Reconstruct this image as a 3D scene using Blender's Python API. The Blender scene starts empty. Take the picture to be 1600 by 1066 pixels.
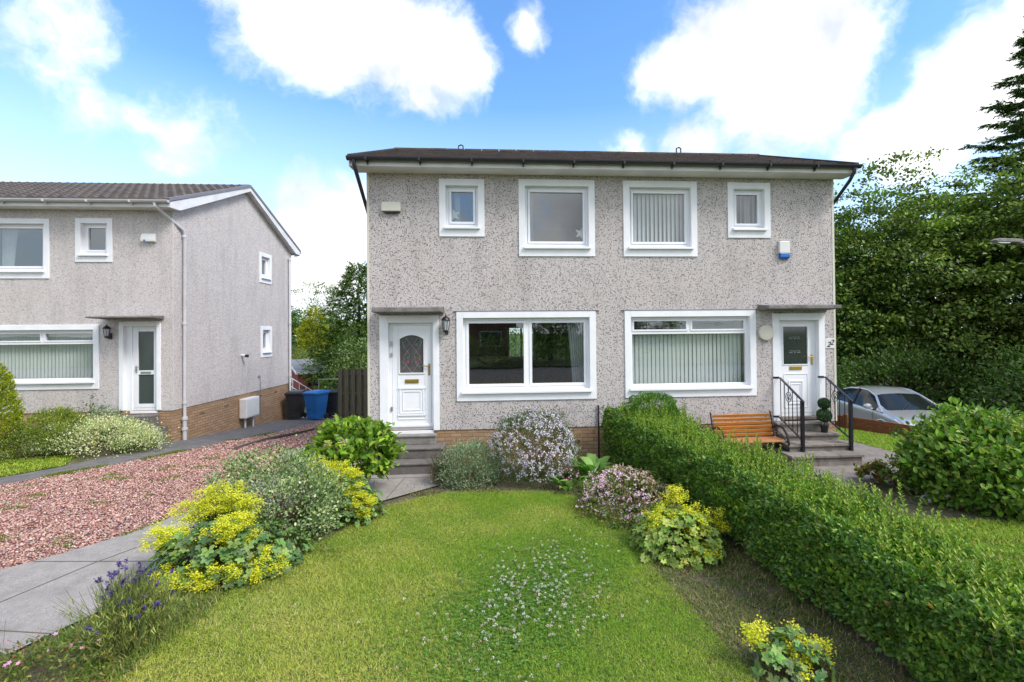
import bpy, bmesh, math
import numpy as np
from mathutils import Vector, Matrix
R=math.radians; PI=math.pi
rng=np.random.default_rng(7)
scene=bpy.context.scene
col=scene.collection

# ------------------------------------------------------------------ camera
cam_d=bpy.data.cameras.new('camera'); cam=bpy.data.objects.new('camera',cam_d); col.objects.link(cam)
scene.camera=cam
YAW,PITCH,ROLL=0.0682888,0.0102168,-0.0091366
cy,sy=math.cos(YAW),math.sin(YAW); cp,sp=math.cos(PITCH),math.sin(PITCH)
fw=Vector((sy*cp,cy*cp,sp)); rt=Vector((cy,-sy,0)); up=rt.cross(fw)
cr,sr=math.cos(ROLL),math.sin(ROLL)
rt2=rt*cr+up*sr; up2=-rt*sr+up*cr
M=Matrix((rt2,up2,-fw)).transposed().to_4x4(); M.translation=Vector((0,-9.0,2.7))
cam.matrix_world=M
cam_d.sensor_width=36; cam_d.lens=720/1600*36
cam_d.shift_x=-39.695/1600; cam_d.shift_y=-21.353/1600
cam_d.clip_start=.05; cam_d.clip_end=3000
# ------------------------------------------------------------------ colour management
scene.view_settings.view_transform='Standard'; scene.view_settings.look='None'
scene.view_settings.exposure=0.72; scene.view_settings.gamma=1
# ------------------------------------------------------------------ sun
SUN_EL,SUN_AZ=R(48),R(126)          # azimuth clockwise from +y : behind the camera, to its right
sd=bpy.data.lights.new('sun','SUN'); sd.energy=2.1; sd.angle=R(20); sd.color=(1,.955,.89)
so=bpy.data.objects.new('sun',sd); col.objects.link(so)
sdir=Vector((math.sin(SUN_AZ)*math.cos(SUN_EL),math.cos(SUN_AZ)*math.cos(SUN_EL),math.sin(SUN_EL)))
so.rotation_euler=sdir.to_track_quat('Z','Y').to_euler(); so.location=sdir*60
# ------------------------------------------------------------------ world: blue sky with cumulus
world=bpy.data.worlds.new('World'); scene.world=world; world.use_nodes=True
nt=world.node_tree; nt.nodes.clear()
def N(t,**k):
    n=nt.nodes.new(t)
    for a,b in k.items(): setattr(n,a,b)
    return n
def L(a,b): nt.links.new(a,b)
def mth(op,a,b=None,c=None,clamp=False):
    n=N('ShaderNodeMath',operation=op,use_clamp=clamp)
    for i,v in enumerate((a,b,c)):
        if v is None: continue
        if isinstance(v,(int,float)): n.inputs[i].default_value=v
        else: L(v,n.inputs[i])
    return n.outputs[0]
sky=N('ShaderNodeTexSky',sky_type='NISHITA'); sky.sun_disc=False
sky.sun_elevation=SUN_EL; sky.sun_rotation=SUN_AZ; sky.air_density=1.0; sky.dust_density=.6; sky.ozone_density=2.2
geo=N('ShaderNodeTexCoord'); DIR=geo.outputs['Generated']
sep=N('ShaderNodeSeparateXYZ'); L(DIR,sep.inputs[0])
wn=N('ShaderNodeTexNoise'); wn.inputs['Scale'].default_value=3.2; wn.inputs['Detail'].default_value=5; wn.inputs['Roughness'].default_value=.6; L(DIR,wn.inputs['Vector'])
w1=N('ShaderNodeVectorMath',operation='SUBTRACT'); L(wn.outputs['Color'],w1.inputs[0]); w1.inputs[1].default_value=(.5,.5,.5)
w2=N('ShaderNodeVectorMath',operation='SCALE'); L(w1.outputs[0],w2.inputs[0]); w2.inputs['Scale'].default_value=.16
w3=N('ShaderNodeVectorMath',operation='ADD'); L(DIR,w3.inputs[0]); L(w2.outputs[0],w3.inputs[1])
WD=w3.outputs[0]
BL=[((-.248,.804,.54),.16,1),((-.169,.838,.519),.13,1),((-.104,.865,.49),.10,1),((-.351,.774,.526),.12,.95),((-.05,.869,.492),.06,.7),((-.32,.75,.58),.18,1),((-.14,.885,.455),.07,.8),
((-.6,.66,.45),.09,.42),((-.612,.685,.395),.07,.42),((-.592,.719,.364),.07,.44),((-.546,.755,.364),.075,.46),((-.512,.785,.345),.085,.58),((-.522,.79,.322),.06,.5),
((.05,.829,.557),.055,.6),((.374,.78,.502),.11,1),((.447,.746,.494),.13,1),((.53,.706,.47),.11,1),((.56,.69,.461),.07,.8),((.30,.823,.482),.09,.75),((.502,.764,.406),.12,1),((.43,.79,.44),.10,.95),
((.73,.545,.43),.10,.6),((.68,.652,.336),.08,.95),((.72,.60,.356),.12,1),((.66,.69,.30),.09,1),((.596,.737,.319),.075,.66),((.36,.857,.372),.08,.62),((.24,.9,.372),.06,.55),
((-.354,.908,.224),.11,.8),((-.338,.929,.153),.14,1),((-.382,.917,.114),.14,1),((-.27,.935,.235),.10,.85),((-.45,.885,.07),.12,.9)]
acc=None
for c,r,w in BL:
    l=math.sqrt(sum(q*q for q in c)); c=tuple(q/l for q in c)
    d=N('ShaderNodeVectorMath',operation='DISTANCE'); L(WD,d.inputs[0]); d.inputs[1].default_value=c
    v=mth('MULTIPLY_ADD',d.outputs['Value'],-w/(r*1.15),w)
    acc=v if acc is None else mth('SMOOTH_MAX',acc,v,.12)
gn=N('ShaderNodeTexNoise'); gn.inputs['Scale'].default_value=2.1; gn.inputs['Detail'].default_value=6; L(WD,gn.inputs['Vector'])
back=mth('MULTIPLY_ADD',sep.outputs['Y'],-3.5,1.2,clamp=True)
gen=mth('MULTIPLY',mth('MULTIPLY_ADD',gn.outputs['Fac'],3.4,-1.25,clamp=True),back)
acc=mth('MAXIMUM',acc,gen)
fn=N('ShaderNodeTexNoise'); fn.inputs['Scale'].default_value=11; fn.inputs['Detail'].default_value=8; fn.inputs['Roughness'].default_value=.62; L(WD,fn.inputs['Vector'])
dens=mth('ADD',acc,mth('MULTIPLY_ADD',fn.outputs['Fac'],.95,-.49))
mr=N('ShaderNodeMapRange',interpolation_type='SMOOTHSTEP'); L(dens,mr.inputs[0]); mr.inputs[1].default_value=.09; mr.inputs[2].default_value=.60
horizon=mth('MULTIPLY_ADD',sep.outputs['Z'],-2.0,.88,clamp=True)
sat=N('ShaderNodeHueSaturation'); L(sky.outputs[0],sat.inputs['Color']); sat.inputs['Saturation'].default_value=1.2; sat.inputs['Value'].default_value=1.0
skyc=N('ShaderNodeVectorMath',operation='SCALE'); L(sat.outputs[0],skyc.inputs[0]); skyc.inputs['Scale'].default_value=1.38
cs=N('ShaderNodeTexNoise'); cs.inputs['Scale'].default_value=5; cs.inputs['Detail'].default_value=4; L(WD,cs.inputs['Vector'])
ccol=N('ShaderNodeMix',data_type='RGBA'); L(mth('MULTIPLY_ADD',cs.outputs['Fac'],4.0,-1.35,clamp=True),ccol.inputs[0]); ccol.inputs[6].default_value=(3.5,3.7,4.05,1); ccol.inputs[7].default_value=(6.4,6.4,6.4,1)
hz=N('ShaderNodeMix',data_type='RGBA'); L(horizon,hz.inputs[0]); L(skyc.outputs[0],hz.inputs[6]); hz.inputs[7].default_value=(4.5,5.25,5.9,1)
mx=N('ShaderNodeMix',data_type='RGBA'); L(mr.outputs[0],mx.inputs[0]); L(hz.outputs[2],mx.inputs[6]); L(ccol.outputs[2],mx.inputs[7])
bg=N('ShaderNodeBackground'); L(mx.outputs[2],bg.inputs[0]); bg.inputs[1].default_value=.15
wo=N('ShaderNodeOutputWorld'); L(bg.outputs[0],wo.inputs[0])
world.cycles.sampling_method='MANUAL'; world.cycles.sample_map_resolution=1024
scene.cycles.max_bounces=8; scene.cycles.diffuse_bounces=3; scene.cycles.transparent_max_bounces=12
scene.cycles.caustics_reflective=False; scene.cycles.caustics_refractive=False
scene.cycles.use_denoising=True

# ------------------------------------------------------------------ materials
MATS={}
class MT:
    def __init__(s,name):
        s.m=bpy.data.materials.new(name); s.m.use_nodes=True; s.t=s.m.node_tree; s.t.nodes.clear()
        s.out=s.n('ShaderNodeOutputMaterial'); s.b=s.n('ShaderNodeBsdfPrincipled'); s.l(s.b.outputs[0],s.out.inputs[0])
        MATS[name]=s.m
    def n(s,t,**k):
        n=s.t.nodes.new(t)
        for a,b in k.items(): setattr(n,a,b)
        return n
    def l(s,a,b): s.t.links.new(a,b)
    def coord(s,scale=(1,1,1),kind='Object',rot=(0,0,0)):
        c=s.n('ShaderNodeTexCoord'); m=s.n('ShaderNodeMapping'); m.inputs['Scale'].default_value=scale; m.inputs['Rotation'].default_value=rot
        s.l(c.outputs[kind],m.inputs[0]); return m.outputs[0]
    def noise(s,v,sc,det=4,ro=.55):
        n=s.n('ShaderNodeTexNoise'); n.inputs['Scale'].default_value=sc; n.inputs['Detail'].default_value=det; n.inputs['Roughness'].default_value=ro
        s.l(v,n.inputs['Vector']); return n
    def ramp(s,f,st,interp='LINEAR'):
        r=s.n('ShaderNodeValToRGB'); e=r.color_ramp; e.interpolation=interp
        while len(e.elements)<len(st): e.elements.new(.5)
        for q,(p,c) in zip(e.elements,st): q.position=p; q.color=(*c,1) if len(c)==3 else c
        s.l(f,r.inputs[0]); return r.outputs[0]
    def mix(s,f,a,b,bt='MIX'):
        m=s.n('ShaderNodeMix',data_type='RGBA',blend_type=bt)
        for i,v in ((0,f),(6,a),(7,b)):
            if isinstance(v,(int,float)): m.inputs[i].default_value=v
            elif isinstance(v,tuple): m.inputs[i].default_value=(*v,1)
            else: s.l(v,m.inputs[i])
        return m.outputs[2]
    def math(s,op,a,b=None,clamp=False):
        m=s.n('ShaderNodeMath',operation=op,use_clamp=clamp)
        for i,v in ((0,a),(1,b)):
            if v is None: continue
            if isinstance(v,(int,float)): m.inputs[i].default_value=v
            else: s.l(v,m.inputs[i])
        return m.outputs[0]
    def set(s,c=None,r=None,met=None,spec=None):
        for k,v in (('Base Color',c),('Roughness',r),('Metallic',met),('Specular IOR Level',spec)):
            if v is None: continue
            if isinstance(v,(int,float)): s.b.inputs[k].default_value=v
            elif isinstance(v,tuple): s.b.inputs[k].default_value=(*v,1)
            else: s.l(v,s.b.inputs[k])
        return s
    def bump(s,h,st=.3,d=.01):
        b=s.n('ShaderNodeBump'); b.inputs['Strength'].default_value=st; b.inputs['Distance'].default_value=d
        s.l(h,b.inputs['Height']); s.l(b.outputs[0],s.b.inputs['Normal']); return s
def plain(name,c,r=.6,var=.12,sc=6,met=0,bump=0,spec=.5):
    t=MT(name); v=t.coord(); n=t.noise(v,sc,5)
    lo=tuple(q*(1-var) for q in c); hi=tuple(min(1,q*(1+var)) for q in c)
    t.set(t.ramp(n.outputs['Fac'],[(.3,lo),(.7,hi)]),r,met,spec)
    if bump: t.bump(t.noise(v,sc*12,3).outputs['Fac'],bump,.004)
    return t.m
plain('upvc',(.84,.85,.88),.32,.03,2)
plain('paint_white',(.84,.85,.88),.55,.05,3,bump=.15)
plain('fascia_white',(.74,.73,.73),.5,.12,2.5)
plain('pipe_white',(.58,.58,.60),.45,.10,4)
plain('pipe_black',(.022,.024,.032),.35,.2,5)
plain('verge_grey',(.20,.20,.22),.6,.12,5)
plain('iron_black',(.015,.016,.02),.38,.3,10)
plain('gold',(.55,.36,.08),.3,.1,10,met=.9)
plain('rubber',(.02,.02,.02),.7,.2,10)
plain('bin_black',(.022,.023,.027),.45,.2,5)
plain('bin_blue',(.012,.14,.42),.42,.12,3)
plain('terracotta',(.38,.13,.07),.8,.2,9,bump=.3)
plain('cream_plastic',(.62,.60,.50),.45,.06,4)
plain('white_plastic',(.72,.72,.70),.4,.05,4)
plain('blue_plastic',(.02,.14,.5),.3,.1,4)
plain('interior_wall',(.42,.37,.30),.9,.05,2)
plain('interior_floor',(.16,.10,.06),.6,.15,3)
plain('curtain',(.55,.57,.60),.9,.1,6)
plain('steel',(.5,.5,.52),.3,.1,8,met=.8)
plain('star_white',(.75,.74,.70),.6,.05,8)
plain('lead_line',(.36,.39,.40),.5,.05,8)
plain('stain_red',(.45,.03,.05),.3,.1,8); plain('stain_green',(.03,.22,.12),.3,.1,8)
plain('tyre',(.018,.018,.018),.85,.2,12)
plain('dark_plastic',(.02,.02,.02),.5,.2,10)
plain('black_paint',(.01,.01,.01),.5,.1,8)
plain('shed_felt',(.17,.18,.19),.9,.25,3,bump=.4)
plain('bark',(.085,.06,.042),.95,.45,7,bump=.8)
plain('twig',(.13,.085,.05),.9,.3,9)
plain('block_wall',(.36,.34,.32),.95,.2,8,bump=.6)
# car paint
t=MT('car_silver'); t.set((.58,.59,.61),.28,.55); t.b.inputs['Coat Weight'].default_value=1; t.b.inputs['Coat Roughness'].default_value=.04
t=MT('car_glass'); t.set((.012,.016,.016),.05,0,.35)
t=MT('lamp_clear'); t.set((.55,.58,.62),.08,.2,.8)
t=MT('chrome'); t.set((.75,.75,.76),.12,1)
t=MT('lens_amber'); t.set((.5,.2,.03),.2)
# glass for windows
t=MT('window_glass'); t.t.nodes.remove(t.b)
tr=t.n('ShaderNodeBsdfTransparent'); tr.inputs[0].default_value=(.80,.84,.83,1)
gl=t.n('ShaderNodeBsdfGlossy'); gl.inputs['Roughness'].default_value=.012; gl.inputs[0].default_value=(.9,.93,.95,1)
v=t.coord(); bp=t.n('ShaderNodeBump'); bp.inputs['Strength'].default_value=.035; bp.inputs['Distance'].default_value=.05; t.l(t.noise(v,1.3,1).outputs['Fac'],bp.inputs['Height']); t.l(bp.outputs[0],gl.inputs['Normal'])
lw=t.n('ShaderNodeLayerWeight'); lw.inputs['Blend'].default_value=.5; pw=t.math('POWER',lw.outputs['Facing'],4.0); ff=t.n('ShaderNodeMath',operation='MULTIPLY_ADD'); t.l(pw,ff.inputs[0]); ff.inputs[1].default_value=.82; ff.inputs[2].default_value=.18
ms=t.n('ShaderNodeMixShader'); t.l(ff.outputs[0],ms.inputs[0]); t.l(tr.outputs[0],ms.inputs[1]); t.l(gl.outputs[0],ms.inputs[2]); t.l(ms.outputs[0],t.out.inputs[0])
# obscured glass of doors
t=MT('door_glass'); v=t.coord(); n=t.noise(v,40,2); t.set((.06,.075,.075),.16,0,.7); t.bump(n.outputs['Fac'],.25,.004)
plain('frosted_glass',(.085,.075,.075),.25,.3,9,spec=.6)
plain('dark_glass',(.022,.03,.03),.06,.2,3,spec=.9)
# vertical blinds
t=MT('blind'); t.set((.86,.89,.87),.8); 
# roughcast
def roughcast(name,base,dark,sc,amt,warm):
    t=MT(name); v=t.coord(); wn=t.noise(v,sc*1.6,2)
    va=t.n('ShaderNodeVectorMath',operation='MULTIPLY_ADD'); t.l(wn.outputs['Color'],va.inputs[0]); va.inputs[1].default_value=(.5/sc,)*3; t.l(v,va.inputs[2])
    vo=t.n('ShaderNodeTexVoronoi'); vo.inputs['Scale'].default_value=sc; t.l(va.outputs[0],vo.inputs['Vector'])
    hs=t.n('ShaderNodeSeparateColor'); t.l(vo.outputs['Color'],hs.inputs[0])
    sel=t.ramp(hs.outputs[0],[(1-amt-.01,(0,0,0)),(1-amt+.01,(1,1,1))])
    spot=t.ramp(vo.outputs['Distance'],[(.33,(1,1,1)),(.42,(0,0,0))])
    mask=t.mix(1.0,sel,spot,'MULTIPLY')
    vo2=t.n('ShaderNodeTexVoronoi'); vo2.inputs['Scale'].default_value=sc*2.6; t.l(v,vo2.inputs['Vector'])
    h2=t.n('ShaderNodeSeparateColor'); t.l(vo2.outputs['Color'],h2.inputs[0])
    grit=t.ramp(h2.outputs[1],[(0,tuple(q*.74 for q in base)),(.45,base),(1,tuple(min(1,q*1.22) for q in base))])
    big=t.noise(v,.9,5)
    c=t.mix(t.ramp(big.outputs['Fac'],[(.35,(0,0,0)),(.75,(.45,)*3)]),grit,warm)
    st=t.noise(t.coord((2.2,2.2,.35)),1.5,6,.65)
    c=t.mix(t.ramp(st.outputs['Fac'],[(.48,(0,0,0)),(.72,(.5,)*3)]),c,tuple(q*.62 for q in base))
    c=t.mix(mask,c,dark)
    t.set(c,.95)
    hh=t.math('ADD',t.math('MULTIPLY',vo2.outputs['Distance'],-.6),t.math('MULTIPLY',mask,.7))
    t.bump(hh,.65,.012); return t.m
roughcast('roughcast',(.56,.515,.505),(.018,.016,.02),45,.47,(.55,.485,.445))
roughcast('roughcast_pale',(.64,.595,.58),(.20,.18,.17),54,.42,(.63,.565,.53))
# brick
def brick(name,c1,c2,mort,vec_rot):
    t=MT(name)
    co=t.n('ShaderNodeTexCoord'); sx=t.n('ShaderNodeSeparateXYZ'); t.l(co.outputs['Object'],sx.inputs[0])
    u=t.math('ADD',sx.outputs['X'],sx.outputs['Y'])
    cb=t.n('ShaderNodeCombineXYZ'); t.l(u,cb.inputs[0]); t.l(sx.outputs['Z'],cb.inputs[1])
    b=t.n('ShaderNodeTexBrick'); t.l(cb.outputs[0],b.inputs['Vector']); b.inputs['Scale'].default_value=1
    b.inputs['Brick Width'].default_value=.215; b.inputs['Row Height'].default_value=.0725; b.inputs['Mortar Size'].default_value=.006
    b.inputs['Mortar Smooth'].default_value=.3; b.inputs['Bias'].default_value=-.1
    b.inputs['Color1'].default_value=(*c1,1); b.inputs['Color2'].default_value=(*c2,1); b.inputs['Mortar'].default_value=(*mort,1)
    n=t.noise(t.coord(),14,6,.7)
    c=t.mix(t.ramp(n.outputs['Fac'],[(.35,(0,0,0)),(.7,(.5,)*3)]),b.outputs['Color'],tuple(q*.6 for q in c1))
    t.set(c,.92); hh=t.math('ADD',t.math('MULTIPLY',b.outputs['Fac'],-1.0),t.math('MULTIPLY',n.outputs['Fac'],.5)); t.bump(hh,.7,.008); return t.m
brick('brick_buff',(.46,.30,.17),(.33,.19,.11),(.15,.115,.09),0)
brick('brick_red',(.24,.09,.06),(.17,.065,.045),(.2,.17,.15),0)
# stone steps
def concrete(name,c,sc=5,stain=.4,lo=.62,hi=1.25,gr=.25):
    t=MT(name); v=t.coord(); a=t.noise(v,sc,6,.65); b=t.noise(v,sc*14,3,.7); g=t.noise(v,sc*.35,4)
    c0=t.ramp(a.outputs['Fac'],[(.3,tuple(q*lo for q in c)),(.55,c),(.8,tuple(q*hi for q in c))])
    c1=t.mix(t.ramp(g.outputs['Fac'],[(.5,(0,0,0)),(.75,(stain,)*3)]),c0,tuple(q*.4 for q in c))
    c2=t.mix(gr,c1,t.ramp(b.outputs['Fac'],[(.25,(.05,)*3),(.75,(.95,)*3)]),'OVERLAY')
    t.set(c2,.93); t.bump(b.outputs['Fac'],.5,.006); return t.m
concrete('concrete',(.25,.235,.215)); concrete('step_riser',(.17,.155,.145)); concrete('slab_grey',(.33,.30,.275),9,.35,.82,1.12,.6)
concrete('canopy_conc',(.22,.205,.195),9,1.0); concrete('stone_step',(.24,.21,.185),6,.5); concrete('tarmac_path',(.165,.155,.15),6,.3)
concrete('kerb_conc',(.15,.13,.10),8,.7); concrete('drive_tar',(.12,.115,.11),4,.4)
# path slabs of the front path (joints in the material)
# roofs
t=MT('roof_brown'); v=t.coord(); a=t.noise(v,3,6,.7); b=t.noise(v,60,3,.8)
c=t.ramp(a.outputs['Fac'],[(.3,(.030,.024,.022)),(.6,(.066,.052,.046)),(.8,(.11,.09,.08))]); c=t.mix(t.ramp(b.outputs['Fac'],[(.6,(0,0,0)),(.72,(.7,)*3)]),c,(.20,.17,.14)); t.set(c,.95); t.bump(b.outputs['Fac'],.8,.01)
t=MT('roof_grey'); v=t.coord(); a=t.noise(v,2.5,6,.7); b=t.noise(v,50,3,.8)
c=t.ramp(a.outputs['Fac'],[(.3,(.075,.063,.060)),(.7,(.16,.135,.125))]); c=t.mix(t.ramp(b.outputs['Fac'],[(.62,(0,0,0)),(.75,(.6,)*3)]),c,(.24,.21,.19)); t.set(c,.9); t.bump(b.outputs['Fac'],.5,.006)
# woods
def wood(name,c1,c2,r=.6,sc=(1,14,14),spec=.4):
    t=MT(name); v=t.coord(sc); n=t.noise(v,3,6,.6); t.set(t.ramp(n.outputs['Fac'],[(.3,c1),(.7,c2)]),r,None,spec); t.bump(n.outputs['Fac'],.3,.004); return t.m
wood('bench_wood',(.36,.125,.02),(.62,.26,.055),.38)
wood('bench_seat',(.34,.15,.065),(.50,.24,.11),.4)
wood('gate_wood',(.075,.070,.045),(.17,.155,.10),.85,(14,14,1))
wood('timber_brown',(.12,.042,.018),(.26,.095,.04),.7,(3,3,14))
wood('shed_red',(.20,.030,.026),(.32,.055,.045),.7)
wood('shed_pink',(.33,.095,.075),(.46,.15,.12),.75,(9,9,9))
# ground sheets
t=MT('ground_soil'); v=t.coord(); a=t.noise(v,1.6,6,.65); b=t.noise(v,45,4,.75); g=t.noise(v,8,5,.7)
c=t.ramp(b.outputs['Fac'],[(.3,(.085,.062,.042)),(.55,(.20,.155,.105)),(.75,(.36,.30,.22))])
c=t.mix(t.ramp(g.outputs['Fac'],[(.45,(0,0,0)),(.6,(.85,)*3)]),c,(.075,.105,.022))
t.set(c,1.0); t.bump(b.outputs['Fac'],1.0,.03)
t=MT('lawn'); v=t.coord(); a=t.noise(v,1.1,5,.6); b=t.noise(v,120,3,.8); g=t.noise(v,9,5,.7)
c=t.ramp(a.outputs['Fac'],[(.30,(.10,.17,.018)),(.50,(.17,.24,.03)),(.68,(.28,.28,.07))])
c=t.mix(t.ramp(g.outputs['Fac'],[(.48,(0,0,0)),(.7,(.5,)*3)]),c,(.26,.23,.08))
c=t.mix(t.ramp(b.outputs['Fac'],[(.35,(.8,)*3),(.6,(0,0,0))]),c,(.035,.06,.01)); t.set(c,1.0); t.bump(b.outputs['Fac'],1.0,.02)
t=MT('far_grass'); v=t.coord(); a=t.noise(v,.4,6,.6); c=t.ramp(a.outputs['Fac'],[(.3,(.05,.09,.015)),(.7,(.11,.15,.03))]); t.set(c,1.0)
t=MT('woodland'); v=t.coord(); a=t.noise(v,3,6,.7); c=t.ramp(a.outputs['Fac'],[(.3,(.02,.022,.010)),(.7,(.06,.06,.025))]); t.set(c,1.0)
t=MT('gravel_bed'); v=t.coord(); vo=t.n('ShaderNodeTexVoronoi'); vo.inputs['Scale'].default_value=26; t.l(v,vo.inputs['Vector']); hs=t.n('ShaderNodeSeparateColor'); t.l(vo.outputs['Color'],hs.inputs[0])
c=t.ramp(hs.outputs[0],[(0,(.20,.085,.075)),(.5,(.36,.17,.15)),(1,(.50,.30,.27))]); c=t.mix(t.ramp(vo.outputs['Distance'],[(.3,(0,0,0)),(.7,(.9,)*3)]),c,(.09,.04,.035)); t.set(c,.95); t.bump(vo.outputs['Distance'],1.0,.03)
# leaf / petal / blade material: colour per face stored on the mesh
def leafmat(name,trans=.35,rough=.45,spec=.4):
    t=MT(name); a=t.n('ShaderNodeAttribute'); a.attribute_name='col'
    t.set(a.outputs['Color'],rough,0,spec)
    tl=t.n('ShaderNodeBsdfTranslucent'); br=t.mix(1.0,a.outputs['Color'],(1.0,1.25,.55),'MULTIPLY'); t.l(br,tl.inputs[0])
    m=t.n('ShaderNodeMixShader'); m.inputs[0].default_value=trans; t.l(t.b.outputs[0],m.inputs[1]); t.l(tl.outputs[0],m.inputs[2]); t.l(m.outputs[0],t.out.inputs[0]); return t.m
plain('leaf_stem',(.16,.20,.06),.7,.3,12)
leafmat('leaf'); leafmat('leaf_gloss',.34,.42,.4); leafmat('blade',.35,.6,.25); leafmat('petal',.25,.7,.2)
t=MT('stone_chip'); a=t.n('ShaderNodeAttribute'); a.attribute_name='col'; t.set(a.outputs['Color'],.9,0,.3)

# ------------------------------------------------------------------ object helpers
def tag(o,label=None,cat=None,group=None,kind=None):
    if label: o['label']=label
    if cat: o['category']=cat
    if group: o['group']=group
    if kind: o['kind']=kind
    return o
def thing(name,label,cat,loc=(0,0,0),rz=0,group=None):
    o=bpy.data.objects.new(name,None); col.objects.link(o); o.location=loc; o.rotation_euler=(0,0,rz); o.empty_display_size=.2
    return tag(o,label,cat,group)
def rootloc(p):
    v=Vector((0,0,0))
    while p is not None: v=v+p.location; p=p.parent
    return v
class MB:
    """collects shapes (world coordinates unless local) and links them as one mesh object"""
    def __init__(s): s.v=[]; s.f=[]
    def add(s,vs,fs):
        b=len(s.v); s.v+=[tuple(q) for q in vs]; s.f+=[tuple(i+b for i in f) for f in fs]; return s
    def box(s,x0,x1,y0,y1,z0,z1):
        return s.add([(x0,y0,z0),(x1,y0,z0),(x1,y1,z0),(x0,y1,z0),(x0,y0,z1),(x1,y0,z1),(x1,y1,z1),(x0,y1,z1)],[(0,3,2,1),(4,5,6,7),(0,1,5,4),(1,2,6,5),(2,3,7,6),(3,0,4,7)])
    def obox(s,c,ax,sz):
        c=Vector(c); a=[Vector(q).normalized()*h/2 for q,h in zip(ax,sz)]
        vs=[c+a[0]*i+a[1]*j+a[2]*k for k in (-1,1) for i,j in ((-1,-1),(1,-1),(1,1),(-1,1))]
        return s.add(vs,[(0,3,2,1),(4,5,6,7),(0,1,5,4),(1,2,6,5),(2,3,7,6),(3,0,4,7)])
    def bar(s,p,q,w,t,upv=(0,0,1)):
        p=Vector(p);q=Vector(q);d=(q-p); u=Vector(upv); sd=d.cross(u).normalized() if d.cross(u).length>1e-6 else Vector((1,0,0)); uu=sd.cross(d).normalized()
        return s.obox((p+q)/2,(d,sd,uu),(d.length,w,t))
    def tube(s,pts,r,n=8,caps=True):
        pts=[Vector(p) for p in pts]; k=len(pts); rs=r if isinstance(r,(list,tuple)) else [r]*k
        vs=[];fs=[]; prev=None
        for i,p in enumerate(pts):
            d=(pts[min(i+1,k-1)]-pts[max(i-1,0)]).normalized()
            if prev is None:
                a=Vector((0,0,1)) if abs(d.z)<.9 else Vector((1,0,0)); u=d.cross(a).normalized()
            else:
                u=(prev-d*prev.dot(d)); u=u.normalized() if u.length>1e-6 else d.orthogonal().normalized()
            prev=u; w=d.cross(u)
            for j in range(n):
                t=2*PI*j/n; vs.append(p+(u*math.cos(t)+w*math.sin(t))*rs[i])
        for i in range(k-1):
            for j in range(n): fs.append((i*n+j,i*n+(j+1)%n,(i+1)*n+(j+1)%n,(i+1)*n+j))
        if caps: fs.append(tuple(range(n))[::-1]); fs.append(tuple((k-1)*n+j for j in range(n)))
        return s.add(vs,fs)
    def lathe(s,c,prof,n=20,axis='z'):
        vs=[];fs=[];k=len(prof)
        for (r,z) in prof:
            for j in range(n):
                t=2*PI*j/n; a,b=r*math.cos(t),r*math.sin(t)
                q={'z':(a,b,z),'y':(a,z,b),'x':(z,a,b)}[axis]; vs.append((c[0]+q[0],c[1]+q[1],c[2]+q[2]))
        for i in range(k-1):
            for j in range(n): fs.append((i*n+j,i*n+(j+1)%n,(i+1)*n+(j+1)%n,(i+1)*n+j))
        fs.append(tuple(range(n))[::-1]); fs.append(tuple((k-1)*n+j for j in range(n)))
        return s.add(vs,fs)
    def prism(s,poly,y0,y1,axis='y'):
        n=len(poly); m={'y':lambda a,b,c:(a,c,b),'x':lambda a,b,c:(c,a,b),'z':lambda a,b,c:(a,b,c)}[axis]
        vs=[m(a,b,y0) for a,b in poly]+[m(a,b,y1) for a,b in poly]
        fs=[tuple(range(n)),tuple(range(n,2*n))[::-1]]+[(i,i+n,(i+1)%n+n,(i+1)%n) for i in range(n)]
        return s.add(vs,fs)
    def frame(s,x0,x1,z0,z1,w,y0,y1,wb=None,wt=None):
        wb=w if wb is None else wb; wt=w if wt is None else wt
        s.box(x0,x0+w,y0,y1,z0,z1); s.box(x1-w,x1,y0,y1,z0,z1); s.box(x0+w,x1-w,y0,y1,z0,z0+wb); s.box(x0+w,x1-w,y0,y1,z1-wt,z1); return s
    def xf(s,fn): s.v=[tuple(fn(Vector(q))) for q in s.v]; return s
    def build(s,name,mat,parent=None,bevel=0,smooth=False,local=False,label=None,mats=None,fm=None):
        me=bpy.data.meshes.new(name); off=Vector((0,0,0)) if (local or parent is None) else rootloc(parent)
        me.from_pydata([tuple(Vector(q)-off) for q in s.v],[],s.f)
        bm=bmesh.new(); bm.from_mesh(me); bmesh.ops.recalc_face_normals(bm,faces=bm.faces); bm.to_mesh(me); bm.free()
        me.materials.append(MATS[mat])
        if smooth:
            me.polygons.foreach_set('use_smooth',[True]*len(me.polygons)); me.set_sharp_from_angle(angle=R(40))
        o=bpy.data.objects.new(name,me); col.objects.link(o)
        if parent: o.parent=parent
        if bevel:
            b=o.modifiers.new('bevel','BEVEL'); b.width=bevel; b.segments=2; b.limit_method='ANGLE'
        if label: o['label']=label
        return o
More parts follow.
